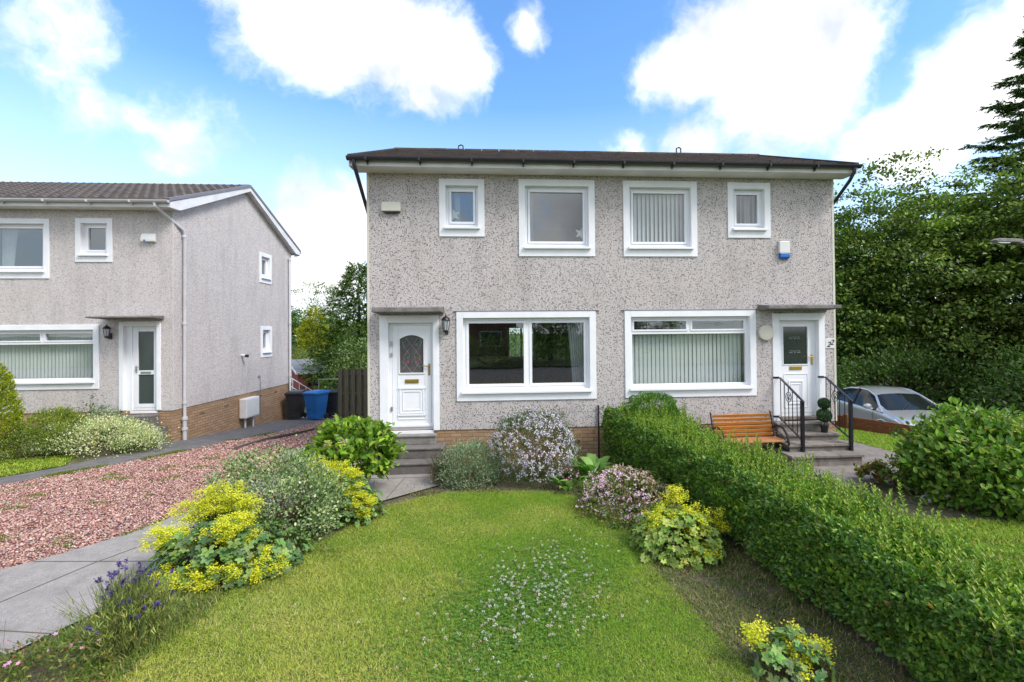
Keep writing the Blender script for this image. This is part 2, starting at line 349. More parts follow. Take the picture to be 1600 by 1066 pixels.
def fastmesh(name,V,F,mat,colr=None,parent=None,off=None):
    """V (n,3), F (m,k) arrays with k constant, colr (m,3) per face"""
    if off is None and parent is not None: off=np.array(rootloc(parent))
    if off is not None: V=V-off
    me=bpy.data.meshes.new(name); n,m,k=len(V),len(F),F.shape[1]
    me.vertices.add(n); me.vertices.foreach_set('co',V.astype(np.float32).ravel())
    me.loops.add(m*k); me.loops.foreach_set('vertex_index',F.astype(np.int32).ravel())
    me.polygons.add(m); me.polygons.foreach_set('loop_start',np.arange(0,m*k,k,dtype=np.int32)); me.polygons.foreach_set('loop_total',np.full(m,k,dtype=np.int32))
    me.update(calc_edges=True)
    if colr is not None:
        if mat in ('leaf','leaf_gloss'): colr=np.clip(colr*np.array([1.28,1.22,1.15]),0,.9)
        a=me.attributes.new('col','FLOAT_COLOR','FACE'); c=np.ones((m,4),np.float32); c[:,:3]=colr; a.data.foreach_set('color',c.ravel())
    me.materials.append(MATS[mat]); o=bpy.data.objects.new(name,me); col.objects.link(o)
    if parent: o.parent=parent
    return o
def unit(a): return a/np.maximum(1e-9,np.linalg.norm(a,axis=1,keepdims=True))
# smooth pseudo noise
_K=rng.normal(size=(10,3)); _PH=rng.uniform(0,6.28,10)
def sn(p,f=1.,seed=0):
    a=0
    for i in range(6):
        k=_K[(i+seed)%10]; a=a+np.sin((p@k)*f*(1+.35*i)+_PH[(i*3+seed)%10]+seed*1.7)/(1+.3*i)
    return a/3.2
LEAF6=np.array([(0,0,0),(.30,.42,.10),(.68,.40,.08),(1,0,-.06),(.68,-.40,.08),(.30,-.42,.10)])
LEAFR=np.array([(0,0,0),(.28,.46,.10),(.70,.33,.03),(1.05,0,-.16),(.70,-.33,.03),(.28,-.46,.10)])   # rounder
F6=np.array([(0,1,2,3),(0,3,4,5)])
def leaves(P,D,Nn,Ln,Wd,tmpl=LEAF6):
    """one folded leaf of six vertices and two quads at each point"""
    D=unit(D); S=unit(np.cross(Nn,D)); U=np.cross(D,S); n=len(P)
    Ln=np.broadcast_to(Ln,(n,))[:,None,None]; Wd=np.broadcast_to(Wd,(n,))[:,None,None]
    V=P[:,None,:]+D[:,None,:]*tmpl[None,:,0:1]*Ln+S[:,None,:]*tmpl[None,:,1:2]*Wd+U[:,None,:]*tmpl[None,:,2:3]*Ln
    F=(np.arange(n)[:,None,None]*6+F6[None]).reshape(-1,4)
    return V.reshape(-1,3),F
def palette(n,cols,wts=None,var=.22,rep=2):
    cols=np.array(cols); wts=np.ones(len(cols)) if wts is None else np.array(wts,float); wts/=wts.sum()
    c=cols[rng.choice(len(cols),n,p=wts)]*(1+rng.normal(0,var,(n,1))).clip(.45,1.7)*(1+rng.normal(0,.06,(n,3)))
    return np.repeat(c.clip(0,.9),rep,axis=0)
def rdir(n): return unit(rng.normal(size=(n,3)))

# ------------------------------------------------------------------ ground height
def hgt(x,y):
    if y<-12: y=-12
    if y<0: z=.18-.012*y
    elif y<2: z=.18-.01*y
    else:
        t=min(1,max(0,(y-2))); t=t*t*(3-2*t); z=.16-.02*(y-2)-.0718*(y-2)*t
    return max(z,-2.2)
HG=np.vectorize(hgt)
TLX=lambda y: 8.0 if y>3.6 else 8.0-(y-3.6)*.5          # timber edging line
def dz(x,y): return -.57+max(0,(2-y))*.055 if y>-9 else .155
def sheet(name,poly,zf,mat,step=.5,off=0,kind='structure',label=None):
    bm=bmesh.new(); vs=[bm.verts.new((a,b,0)) for a,b in poly]; bm.faces.new(vs)
    xs=[a for a,b in poly]; ys=[b for a,b in poly]
    for ax,lo,hi,nv in ((0,min(xs),max(xs),(1,0,0)),(1,min(ys),max(ys),(0,1,0))):
        k=math.ceil(lo/step)*step
        while k<hi:
            if abs(k-lo)>1e-4: bmesh.ops.bisect_plane(bm,geom=bm.verts[:]+bm.edges[:]+bm.faces[:],plane_co=(k if ax==0 else 0,k if ax==1 else 0,0),plane_no=nv)
            k+=step if abs(k)<25 else step*8
    for v in bm.verts: v.co.z=zf(v.co.x,v.co.y)+off
    bmesh.ops.recalc_face_normals(bm,faces=bm.faces)
    if sum(f.normal.z for f in bm.faces)<0: bmesh.ops.reverse_faces(bm,faces=bm.faces)
    me=bpy.data.meshes.new(name); bm.to_mesh(me); bm.free(); me.materials.append(MATS[mat]); o=bpy.data.objects.new(name,me); col.objects.link(o); o['kind']=kind
    if label: o['label']=label
    return o
def inside(px,py,poly):
    x=np.asarray(px);y=np.asarray(py); r=np.zeros(x.shape,bool); n=len(poly)
    for i in range(n):
        x1,y1=poly[i];x2,y2=poly[(i+1)%n]
        c=((y1>y)!=(y2>y))&(x<(x2-x1)*(y-y1)/(y2-y1+1e-12)+x1); r^=c
    return r
sheet('ground',[(-70,-14),(16,-14),(13.2,-14),(11.9,-4.2),(8.0,3.6),(8.0,14),(8,80),(-70,80)][0:1]+[(13.2,-14),(11.9,-4.2),(8.0,3.6),(8.0,80),(-70,80)],hgt,'ground_soil',.5)
sheet('driveway',[(13.2,-14),(11.9,-4.2),(8.0,3.6),(8.0,12),(14.2,12),(14.2,-14)],dz,'drive_tar',.5)
sheet('woodland_floor',[(14.2,-14),(14.2,12),(8,12),(8,80),(90,80),(90,-14)],lambda x,y:dz(x,y)-.02-max(0,y-12)*.02,'woodland',.5)
sheet('road',[(-90,-22),(90,-22),(90,-14),(-90,-14)],lambda x,y:.30,'drive_tar',4)
sheet('far_verge',[(-90,-70),(90,-70),(90,-22),(-90,-22)],lambda x,y:.40,'far_grass',4)
sheet('horizon_ground',[(-1500,-1500),(1500,-1500),(1500,1500),(-1500,1500)],lambda x,y:-2.4,'far_grass',400)
# ------------------------------------------------------------------ garden surfaces
LAWN=[(-1.75,-2.25),(-1.35,-1.95),(-.99,-1.72),(.3,-1.78),(.9,-1.95),(1.25,-2.5),(1.40,-3.14),(1.50,-3.6),(1.50,-4.29),(1.62,-5.08),(1.72,-5.87),(1.9,-8.5),(-2.9,-8.5),(-2.95,-5.9),(-2.75,-5.45),(-2.72,-5.0),(-2.65,-4.4),(-2.42,-4.0),(-2.28,-3.5),(-2.0,-2.9)]
LAWNR=[(3.72,-8.5),(3.55,-3.4),(5.3,-3.3),(6.4,-3.6),(8.2,-3.2),(9.3,-1.7),(10.55,-1.7),(11.4,-3.4),(12.9,-8.5)]
LAWNS=[(6.9,3.6),(6.9,1.6),(7.7,.9),(7.9,-.4),(8.5,-1.7),(10.5,-1.7),(7.9,3.6)]
PATH=[(-7.2,-7),(-6.2,-5.4),(-5.32,-3.76),(-5.01,-3.4),(-4.7,-2.92),(-4.38,-1.82),(-4.19,-.32),(-3.5,.3),(-2.66,.3),(-2.66,-.03),(-1.07,-.03),(-1.07,-1.35),(-1.85,-2.05),(-3.0,-2.3),(-3.3,-3.0),(-3.37,-4.0),(-3.84,-5.22),(-4.6,-7)]
GRAV=[(-12,-3.2),(-8.52,-.62),(-8.01,.06),(-7.25,1.11),(-6.76,2.08),(-6.42,4.66),(-6.4,9.2),(-5.4,9.2),(-5.4,6.55),(-2.7,6.4),(-2.64,.3),(-3.5,.3),(-4.19,-.32),(-4.38,-1.82),(-4.7,-2.92),(-5.01,-3.4),(-5.32,-3.76),(-6.2,-5.4),(-7.2,-7),(-12,-7)]
LPATH=[(-15,-4.6),(-12.5,-2.5),(-9.0,-.14),(-8.54,.54),(-8.28,1.38),(-8.19,2.8),(-8.19,12),(-5.5,12),(-5.4,9.2),(-6.4,9.2),(-6.42,4.66),(-6.76,2.08),(-7.25,1.11),(-8.01,.06),(-8.52,-.62),(-12,-3.2),(-15,-5.4)]
LAWNL=[(-15,-4.4),(-12.5,-2.45),(-9.05,-.12),(-8.6,.6),(-9.12,1.46),(-10.24,1.08),(-12,.9),(-15,.9)]
RPATH=[(3.7,-.02),(3.7,-2.1),(5.6,-2.1),(6.6,-1.75),(8.5,-1.7),(7.9,-.4),(7.7,.9),(6.9,1.6),(6.9,6),(6.75,6),(6.75,-.02)]
sheet('front_lawn',LAWN,hgt,'lawn',off=.012); sheet('side_lawn',LAWNR,hgt,'lawn',off=.012); sheet('strip_lawn',LAWNS,hgt,'lawn',off=.012); sheet('neighbour_lawn',LAWNL,hgt,'lawn',off=.012)
sheet('gravel_drive',GRAV,hgt,'gravel_bed',off=.008)
sheet('garden_path',PATH,hgt,'slab_grey',off=.03); sheet('side_path',LPATH,hgt,'tarmac_path',off=.016); sheet('paved_path',RPATH,hgt,'stone_step',off=.02)
# joints between the path slabs, shallow dark strips lying 4 mm above the slabs
jb=MB()
for (a,b),(c,d) in [((-5.15,-3.6),(-3.36,-3.75)),((-4.42,-2.0),(-3.02,-2.3)),((-5.75,-4.6),(-3.7,-4.95)),((-4.25,-.9),(-1.1,-.95)),((-3.0,-.9),(-3.05,-2.28)),((-1.75,-.9),(-1.8,-1.95)),((-2.4,-.9),(-2.42,-2.2)),((-4.5,-7),(-4.9,-5.3)),((-4.9,-5.3),(-4.45,-3.7)),((-4.45,-3.7),(-3.75,-2.2)),((-3.75,-2.2),(-3.7,-.9))]:
    n=8
    for i in range(n):
        p=Vector((a+(c-a)*i/n,b+(d-b)*i/n,0)); q=Vector((a+(c-a)*(i+1)/n,b+(d-b)*(i+1)/n,0)); p.z=hgt(p.x,p.y)+.0335; q.z=hgt(q.x,q.y)+.0335; jb.bar(p,q,.009,.003)
o=jb.build('path_joints','kerb_conc'); o['kind']='structure'

# ------------------------------------------------------------------ house parts
def wall(mb,x0,x1,z0,z1,y0,y1,holes=()):
    """wall between y0 (outside) and y1 with real openings, holes=(xa,xb,za,zb)"""
    xs=sorted({x0,x1,*[h[0] for h in holes],*[h[1] for h in holes]}); zs=sorted({z0,z1,*[min(max(h[2],z0),z1) for h in holes],*[min(max(h[3],z0),z1) for h in holes]})
    def hole(a,b): return any(h[0]<a<h[1] and h[2]<b<h[3] for h in holes)
    for i in range(len(xs)-1):
        for j in range(len(zs)-1):
            a,b,c,d=xs[i],xs[i+1],zs[j],zs[j+1]
            if hole((a+b)/2,(c+d)/2):
                continue
            mb.add([(a,y0,c),(b,y0,c),(b,y0,d),(a,y0,d)],[(0,1,2,3)]); mb.add([(a,y1,c),(b,y1,c),(b,y1,d),(a,y1,d)],[(3,2,1,0)])
            for (p,q,m) in (((a,c),(a,d),(a-1e-3,(c+d)/2)),((b,c),(b,d),(b+1e-3,(c+d)/2)),((a,c),(b,c),((a+b)/2,c-1e-3)),((a,d),(b,d),((a+b)/2,d+1e-3))):
                if m[0]<x0 or m[0]>x1 or m[1]<z0 or m[1]>z1 or hole(*m):
                    mb.add([(p[0],y0,p[1]),(q[0],y0,q[1]),(q[0],y1,q[1]),(p[0],y1,p[1])],[(0,1,2,3)])
def swapxy(xg):   # wall built along x with outside at y=0 -> gable wall facing +x at x=xg
    return lambda q: Vector((xg-q.y,q.x,q.z))
def window(par,x0,x1,z0,z1,y,kind,xf=None,blind=None,label=None):
    """outer band x0..x1,z0..z1 in the wall plane y"""
    f=(lambda mb:mb.xf(xf)) if xf else (lambda mb:mb)
    bw=.125 if x1-x0>.6 else .09
    bt=bw; bb=.155 if x1-x0>.6 else .12
    ox0,ox1,oz0,oz1=x0+bw,x1-bw,z0+bb,z1-bt
    s=MB(); s.frame(x0,x1,z0,z1,bw,y-.022,y+.10,wb=bb,wt=bt); w=f(s).build('window','paint_white',par,bevel=.004,label=label)
    # sill
    s=MB(); s.prism([(y-.075,oz0-.012),(y-.075,oz0+.028),(y+.10,oz0+.065),(y+.10,oz0-.012)],ox0-.035,ox1+.035,axis='x'); f(s).build('sill','upvc',w,bevel=.004)
    fy0,fy1=y+.085,y+.145; oz0+=.055
    fm=MB(); fw_=.05
    fm.frame(ox0,ox1,oz0,oz1,fw_,fy0,fy1)
    panes=[]; W=ox1-ox0
    def casement(a,b,c,d,w=.045):
        fm.frame(a,b,c,d,w,fy0-.014,fy1-.01); panes.append((a+w,b-w,c+w,d-w))
    ia,ib,ic,id_=ox0+fw_,ox1-fw_,oz0+fw_,oz1-fw_
    if kind=='single': casement(ia+.005,ib-.005,ic+.005,id_-.005)
    elif kind=='fixed_pair':
        m=(ia+ib)/2+.02; fm.box(m-.035,m+.035,fy0,fy1,ic,id_); casement(ia+.003,m-.032,ic+.003,id_-.003,.05); casement(m+.032,ib-.003,ic+.003,id_-.003,.05)
    elif kind=='top_lights':
        zt=id_-.24; m=(ia+ib)/2; fm.box(ia,ib,fy0,fy1,zt-.055,zt); fm.box(m-.03,m+.03,fy0,fy1,zt,id_)
        casement(ia+.002,m-.028,zt+.002,id_-.002,.035); casement(m+.028,ib-.002,zt+.002,id_-.002,.035); panes.append((ia,ib,ic,zt-.055))
    f(fm).build('frame','upvc',w,bevel=.003)
    for (a,b,c,d) in panes:
        s=MB(); s.add([(a-.005,fy0+.025,c-.005),(b+.005,fy0+.025,c-.005),(b+.005,fy0+.025,d+.005),(a-.005,fy0+.025,d+.005)],[(0,1,2,3)]); f(s).build('pane','window_glass',w)
    if blind:
        a,b,c,d=ia+.01,ib-.01,ic,id_
        if kind=='top_lights': d=id_-.02 if x1<0 else id_-.30
        s=MB(); n=int((b-a)/.083); ang=blind
        for i in range(n):
            cx=a+(i+.5)*(b-a)/n; an=ang+rng.normal(0,.05)
            ux,uy=math.cos(an)*.043,math.sin(an)*.043; yy=fy1+.09
            s.add([(cx-ux,yy-uy,c-.01),(cx,yy-.006,c-.01),(cx+ux,yy+uy,c-.01),(cx-ux,yy-uy,d),(cx,yy-.006,d),(cx+ux,yy+uy,d)],[(0,1,4,3),(1,2,5,4)])
        s.box(a,b,fy1+.06,fy1+.12,d-.005,d+.03)
        f(s).build('blind','blind',w)
    return w,panes,(ia,ib,ic,id_,fy1)
def curtain(w,x0,x1,z0,z1,y,taper=0):
    s=MB(); n=40; vs=[]; rows=10
    for j in range(rows+1):
        t=j/rows; xe=x1-(x1-x0)*taper*(1-t)**.7 if taper>0 else x1; xs_=x0+(x1-x0)*(-taper)*(1-t)**.7 if taper<0 else x0
        for i in range(n+1):
            u=i/n; vs.append((xs_+(xe-xs_)*u,y+.03*math.sin(u*38)*(1),z0+(z1-z0)*t))
    fs=[(j*(n+1)+i,j*(n+1)+i+1,(j+1)*(n+1)+i+1,(j+1)*(n+1)+i) for j in range(rows) for i in range(n)]
    s.add(vs,fs); s.build('curtain','curtain',w)
def gutter(par,x0,x1,y,z,mat,step=.95,zslope=0):
    g=MB(); prof=[(.06*math.cos(a),.06*math.sin(a)) for a in np.linspace(PI,2*PI,9)]+[(.052*math.cos(a),.052*math.sin(a)+.001) for a in np.linspace(2*PI,PI,9)]
    g.prism([(y+a,z+b) for a,b in prof],x0,x1,axis='x'); 
    for xx in (x0,x1-.02): g.prism([(y+.066*math.cos(a),z+.066*math.sin(a)) for a in np.linspace(PI,2*PI,9)],xx,xx+.02,axis='x')
    go=g.build('gutter',mat,par)
    k=x0+.35
    while k<x1: b=MB(); b.box(k-.015,k+.015,y-.068,y+.08,z-.066,z-.012); b.box(k-.012,k+.012,y+.02,y+.075,z-.11,z-.05); k+=step; b.build('bracket',mat,go)
    return go

def make_house(name,label,X0,X1,Y,depth,zb,zt,ridge_z,ov,spec):
    """pair of houses under one roof, front wall in the plane y=Y"""
    root=thing(name,label,'house',((X0+X1)/2,Y,zb))
    Y2=Y+depth; th=.28; rc=spec['cast']
    holes=[]; 
    for (x0,x1,z0,z1,k,*r) in spec['windows']:
        bw=.125 if x1-x0>.6 else .09; bb=.155 if x1-x0>.6 else .12; holes.append((x0+bw-.006,x1-bw+.006,z0+bb-.006,z1-bw+.006))
    for d in spec['doors']: holes.append((d['o'][0]-.006,d['o'][1]+.006,zb-.1,d['o'][2]+.006))
    bh=spec['back_holes']
    m=MB(); wall(m,X0,X1,zb,zt,Y,Y+th,holes)
    m.build('front_wall',rc,root)
    m=MB(); wall(m,X0,X1,zb,zt,Y2-th,Y2,bh); m.build('rear_wall',rc,root)
    # gables
    ym=(Y+Y2)/2; gz=zt+.02; s=(ridge_z-.12-zt)/(depth/2)
    gh=[]
    for (a,b,c,d) in spec.get('gable_windows',[]): gh.append((a+.084,b-.084,c+.114,d-.084))
    for sgn,xg in ((-1,X0),(1,X1)):
        m=MB(); wall(m,Y+th,Y2-th,zb,zt,0,th,gh if sgn==1 else []); 
        m.prism([(Y+.002,zt),(Y2-.002,zt),(ym,zt+s*(depth/2))],0,th,axis='y')
        if sgn==1: m.xf(lambda q:Vector((xg-q.y,q.x,q.z)))
        else: m.xf(lambda q:Vector((xg+q.y,q.x,q.z)))
        m.build('gable_wall',rc,root)
    # corner beads
    for xg,s_ in ((X0,-1),(X1,1)):
        m=MB(); m.box(min(xg,xg+s_*.006),max(xg,xg+s_*.006),Y-.006,Y+.035,zb,zt-.02); m.box(*sorted((xg+s_*.0061,xg-s_*.04)),Y-.0065,Y-.0005,zb,zt-.02)
        m.build('corner_bead','cream_plastic' if not spec.get('bead') else spec['bead'],root)
    # brick base
    m=MB(); ins=.018; dh=[(d['o'][0]-.02,d['o'][1]+.02,-9,9) for d in spec['doors']]
    wall(m,X0+ins,X1-ins,-1.4,zb,Y+ins,Y+th,dh if False else []); m.box(X0+ins,X0+th,Y+th,Y2-th,-1.4,zb); m.box(X1-th,X1-ins,Y+th,Y2-th,-1.4,zb); m.box(X0+ins,X1-ins,Y2-th,Y2-ins,-1.4,zb)
    bo=m.build('brick_base','brick_buff',root)
    for (vx,vz,face) in spec['vents']:
        m=MB()
        if face=='f':
            m.frame(vx-.11,vx+.11,vz-.035,vz+.035,.012,Y+ins-.006,Y+ins+.02)
            for i in range(7): m.box(vx-.09+i*.026,vx-.082+i*.026,Y+ins-.004,Y+ins+.01,vz-.03,vz+.03)
            m.build('air_vent','step_riser',root); m=MB(); m.box(vx-.1,vx+.1,Y+ins-.0015,Y+ins+.01,vz-.025,vz+.025); m.build('vent_opening','black_paint',root)
        else:
            xx=X1-ins; m.box(xx-.01,xx+.0015,vx-.1,vx+.1,vz-.028,vz+.028); m.build('vent_opening','black_paint',root)
            m=MB()
            for i in range(6): m.box(xx,xx+.005,vx-.1+i*.037,vx-.09+i*.037,vz-.028,vz+.028)
            m.box(xx,xx+.005,vx-.1,vx+.1,vz-.004,vz+.004)
            m.build('air_vent','brick_buff',root)
    # inside: floors, ceilings, party wall, lining
    xm=(X0+X1)/2
    m=MB(); m.box(X0+th,X1-th,Y+th,Y2-th,zb-.12,zb-.02); m.build('ground_floor','interior_floor',root)
    m=MB(); m.box(X0+th,X1-th,Y+th,Y2-th,zb+2.42,zb+2.62); m.box(X0+th,X1-th,Y+th,Y2-th,zt-.14,zt-.02); m.box(xm-.12,xm+.12,Y+th,Y2-th,zb-.02,zt-.14)
    for xx in spec.get('partitions',[]): m.box(xx-.05,xx+.05,Y+th,Y2-th,zb-.02,zb+2.42); m.box(xx-.05,xx+.05,Y+th,Y2-th,zb+2.62,zt-.14)
    m.build('interior_walls','interior_wall',root)
    # roof
    rx0,rx1=X0-spec['verge'],X1+spec['verge']; ye=Y-ov; ze=spec['eave_z']; sl=(ridge_z-ze)/(ym-ye); yb=Y2+ov
    m=MB(); m.add([(rx0,ye,ze-.03),(rx1,ye,ze-.03),(rx1,ym,ridge_z-.03),(rx0,ym,ridge_z-.03),(rx0,yb,ze-.03),(rx1,yb,ze-.03)],[(0,1,2,3),(3,2,5,4)])
    m.add([(rx0,ye,ze-.05),(rx1,ye,ze-.05),(rx1,ym,ridge_z-.05),(rx0,ym,ridge_z-.05),(rx0,yb,ze-.05),(rx1,yb,ze-.05)],[(3,2,1,0),(4,5,2,3)])
    n_=len(m.v); 
    LN=math.hypot(ym-ye,ridge_z-ze); ux,uz=(ym-ye)/LN,(ridge_z-ze)/LN
    if spec['tiles']=='flat':
        nr=int(LN/.19); ntl=int((rx1-rx0)/.24)
        for r in range(nr):
            for c in range(ntl):
                a=rx0+(c+.5*(r%2))*.24; b=min(a+.232,rx1)
                if a>=rx1-.03: continue
                lo=r*LN/nr-.03+rng.normal(0,.005); hi=(r+1)*LN/nr+.02; j=rng.normal(0,.005)
                for sg in (0,):
                    y0,z0=ye+ux*lo,ze+uz*lo; y1,z1=ye+ux*hi,ze+uz*hi
                    m.add([(a,y0,z0-.012+.0),(b,y0,z0-.012),(b,y1,z1-.025),(a,y1,z1-.025),(a,y0-uz*.0,z0+.022+j),(b,y0,z0+.022+j+rng.normal(0,.003)),(b,y1,z1-.004),(a,y1,z1-.004)],[(4,5,6,7),(0,1,5,4),(1,2,6,5),(3,0,4,7)])
    else:
        nr=11; wv=.225; nx=int((rx1-rx0)/wv*6)
        xs=np.linspace(rx0,rx1,nx+1); prof=.062*(1-np.power(np.abs(np.cos(PI*(xs-rx0)/wv)),1.6))
        for r in range(nr):
            lo=r*LN/nr-.03; hi=(r+1)*LN/nr+.01
            vs=[]; 
            for t,hh in ((lo,-.04),(lo,.048),(hi,-.012)):
                for x_,p_ in zip(xs,prof): vs.append((x_,ye+ux*t,ze+uz*t+hh+(p_ if hh>-.01 else 0)))
            k=nx+1; m.add(vs,[(i,i+1,k+i+1,k+i) for i in range(nx)]+[(k+i,k+i+1,2*k+i+1,2*k+i) for i in range(nx)])
    # ridge
    k=rx0
    while k<rx1-.01:
        e=min(k+.44,rx1); m.prism([(ym+.12*math.cos(a),ridge_z-.03+.085*math.sin(a)+rng.normal(0,.002)) for a in np.linspace(0,PI,7)],k,e-.008,axis='x'); k+=.45
    m.build('roof',spec['roofmat'],root)
    # fascia, soffit, barge boards
    fz=ze-.02
    MB().box(rx0+.02,rx1-.02,ye+.03,ye+.055,zt-.035,fz).build('fascia','fascia_white',root); MB().box(rx0+.02,rx1-.02,yb-.055,yb-.03,zt-.035,fz).build('fascia','fascia_white',root)
    MB().box(rx0+.03,rx1-.03,ye+.055,Y-.001,zt-.03,zt-.015).build('soffit','fascia_white',root); MB().box(rx0+.03,rx1-.03,Y2+.001,yb-.055,zt-.03,zt-.015).build('soffit','fascia_white',root)
    for xx,sg in ((rx0,-1),(rx1,1)):
        m=MB(); hb=.20
        a,b=(xx-.012,xx+.012)
        gb=zt+s*(depth/2)-.03; m.prism([(ye+.03,ze-.035),(ym,ridge_z-.035),(ym,gb),(Y,zt-.025),(ye+.03,zt-.04)],a,b,axis='x')
        m.prism([(yb-.03,ze-.035),(ym+.0001,ridge_z-.035),(ym+.0001,gb),(Y2,zt-.025),(yb-.03,zt-.04)],a,b,axis='x')
        # sloping soffit between the wall and the board
        xi=X0 if sg<0 else X1; lo_,hi_=sorted((xi,xx))
        m.prism([(Y,zt+.0),(ym,zt+s*(depth/2)-.0),(ym,zt+s*(depth/2)+.03),(Y,zt+.03)],lo_+.001,hi_-.013,axis='x')
        m.prism([(Y2,zt+.0),(ym+.0001,zt+s*(depth/2)),(ym+.0001,zt+s*(depth/2)+.03),(Y2,zt+.03)],lo_+.001,hi_-.013,axis='x')
        m.build('barge_board','fascia_white',root)
        m=MB(); m.prism([(ye,ze-.03),(ym,ridge_z-.03),(ym,ridge_z+.05),(ye,ze+.05)],xx-.03 if sg<0 else xx-.045,xx+.045 if sg<0 else xx+.03,axis='x'); m.prism([(yb,ze-.03),(ym+.0001,ridge_z-.03),(ym+.0001,ridge_z+.05),(yb,ze+.05)],xx-.03 if sg<0 else xx-.045,xx+.045 if sg<0 else xx+.03,axis='x')
        m.build('verge_cap',spec['vergemat'],root)
    gutter(root,rx0-.02,rx1+.02,ye-.045,ze-.02,spec['gutmat']); gutter(root,rx0-.02,rx1+.02,yb+.045,ze-.02,spec['gutmat'],3)
    ws=[window(root,x0,x1,z0,z1,Y,k,blind=(r[0] if r else None)) for (x0,x1,z0,z1,k,*r) in spec['windows']]
    for (a,b,c,d) in spec.get('gable_windows',[]):
        window(root,a,b,c,d,0,'single',xf=lambda q:Vector((X1-q.y,q.x,q.z)),blind=.5)
    for (a,b,c,d) in bh:
        m=MB(); m.frame(a,b,c,d,.06,Y2-.12,Y2-.06); mid=(a+b)/2; m.box(mid-.03,mid+.03,Y2-.12,Y2-.06,c+.06,d-.06); w=m.build('rear_window','upvc',root)
        m=MB(); m.add([(a+.05,Y2-.09,c+.05),(b-.05,Y2-.09,c+.05),(b-.05,Y2-.09,d-.05),(a+.05,Y2-.09,d-.05)],[(0,1,2,3)]); m.build('pane','window_glass',w)
    return root,ws
def door_surround(root,x0,x1,ztop,zbot,o0,o1,otop,Y):
    m=MB(); m.box(x0,o0,Y-.022,Y+.12,zbot,ztop); m.box(o1,x1,Y-.022,Y+.12,zbot,ztop); m.box(o0,o1,Y-.022,Y+.12,otop,ztop)
    m.build('door_surround','paint_white',root,bevel=.005)
def canopy(root,x0,x1,z0,z1,Y,out=.55):
    m=MB(); m.prism([(Y+.02,z0+.0),(Y-out,z0+.02),(Y-out,z1-.035),(Y+.02,z1)],x0,x1,axis='x'); m.build('door_canopy','canopy_conc',root,bevel=.012)

# ------------------------------------------------------------------ the semi-detached pair in the middle
LX,RX=-2.632,6.73
spec=dict(cast='roughcast',verge=.20,eave_z=5.93,tiles='flat',roofmat='roof_brown',vergemat='roof_brown',gutmat='pipe_black',partitions=[-.95,5.05],
 windows=[(-1.267,-.396,4.563,5.684,'single'),(.269,1.772,4.183,5.695,'single'),(2.344,3.849,4.183,5.695,'single',.50),(4.485,5.379,4.565,5.687,'single',1.33),
          (-.954,1.77,1.377,3.108,'fixed_pair'),(2.348,5.039,1.38,3.108,'top_lights',.20)],
 doors=[dict(o=(-2.25,-1.40,2.90)),dict(o=(5.53,6.36,2.89))],
 back_holes=[(.05,.95,1.85,2.90),(2.6,4.2,1.75,2.95),(-1.9,-1.2,1.0,2.9),(0,1.3,4.3,5.4)],
 vents=[(-.55,.56,'f'),(1.33,.54,'f'),(4.3,.54,'f')])
HY=6.27
house,HW=make_house('semi_detached_house','grey roughcast semi-detached pair in the middle with brown tiled roof and black gutter',LX,RX,0.0,HY,.83,5.81,7.46,.42,spec)
# curtains of the left home
w,_,(a,b,c,d,fy)=HW[4]; curtain(w,1.22,1.55,c,d,fy+.12,taper=-.35)
curtain(w,-.86,-.74,c,d,fy+.12)
w,_,(a,b,c,d,fy)=HW[1]; curtain(w,a,a+.12,c,d,fy+.12)
# leaded top lights of the right-hand window
w,pn,_=HW[5]
for (a,b,c,d) in pn[:2]:
    m=MB(); mx_=(a+b)/2; mz=(c+d)/2; y=.109
    for zz in (mz-.045,mz+.03): m.tube([(a,y,zz),(b,y,zz)],.0022,4)
    for xx in np.linspace(a,b,7)[1:-1]: m.tube([(xx,y,c),(xx,y,d)],.0022,4)
    for sg in (-1,1):
        for k in (.05,.09,.12): m.tube([(mx_,y-.002,mz-.03),(mx_+sg*k*.5,y-.002,mz+.045),(mx_+sg*k,y-.002,mz+.02),(mx_+sg*k*.85,y-.002,mz-.02)],.004,4)
    m.build('leaded_motif','lead_line',w)
# black down pipes
def pipe(root,pts,r,mat,clips=()):
    m=MB(); m.tube(pts,r,10); 
    for c in clips: m.lathe(c,[(r*1.45,-.03),(r*1.45,.03)],10)
    m.build('downpipe',mat,root,smooth=True)
pipe(house,[(-2.73,-.46,5.9),(-2.73,-.46,5.78),(-2.70,-.33,5.58),(-2.69,.38,4.98),(-2.69,.45,4.8),(-2.69,.45,.2)],.034,'pipe_black',[(-2.69,.45,3),(-2.69,.45,1.4)])
pipe(house,[(6.83,-.46,5.9),(6.83,-.46,5.78),(6.81,-.36,5.64),(6.79,.38,5.10),(6.79,.45,4.9),(6.79,.45,.2)],.034,'pipe_black',[(6.79,.45,3.2)])
pipe(house,[(1.80,-.03,1.25),(1.80,-.03,.2)],.018,'pipe_black')
for xx,hh in ((-1.2,.16),(4.65,.2)):
    m=MB(); m.tube([(xx,3.15,7.5),(xx,3.15,7.44+hh),(xx+.07,3.15,7.47+hh),(xx+.12,3.15,7.44+hh),(xx+.12,3.15,7.5)],.018,6); m.build('roof_vent','pipe_black',house)
door_surround(house,-2.41,-1.288,3.046,.832,-2.25,-1.40,2.90,0); door_surround(house,5.386,6.493,3.035,.86,5.53,6.36,2.89,0)
canopy(house,-2.45,-1.19,3.07,3.21,0,.40); canopy(house,5.09,6.57,3.09,3.215,0,.40)
# lead flashings above the ground floor windows
MB().box(-1.0,1.84,-.03,.0,3.112,3.122).build('window_drip','verge_grey',house); MB().box(2.28,5.10,-.03,0,3.112,3.122).build('window_drip','verge_grey',house)
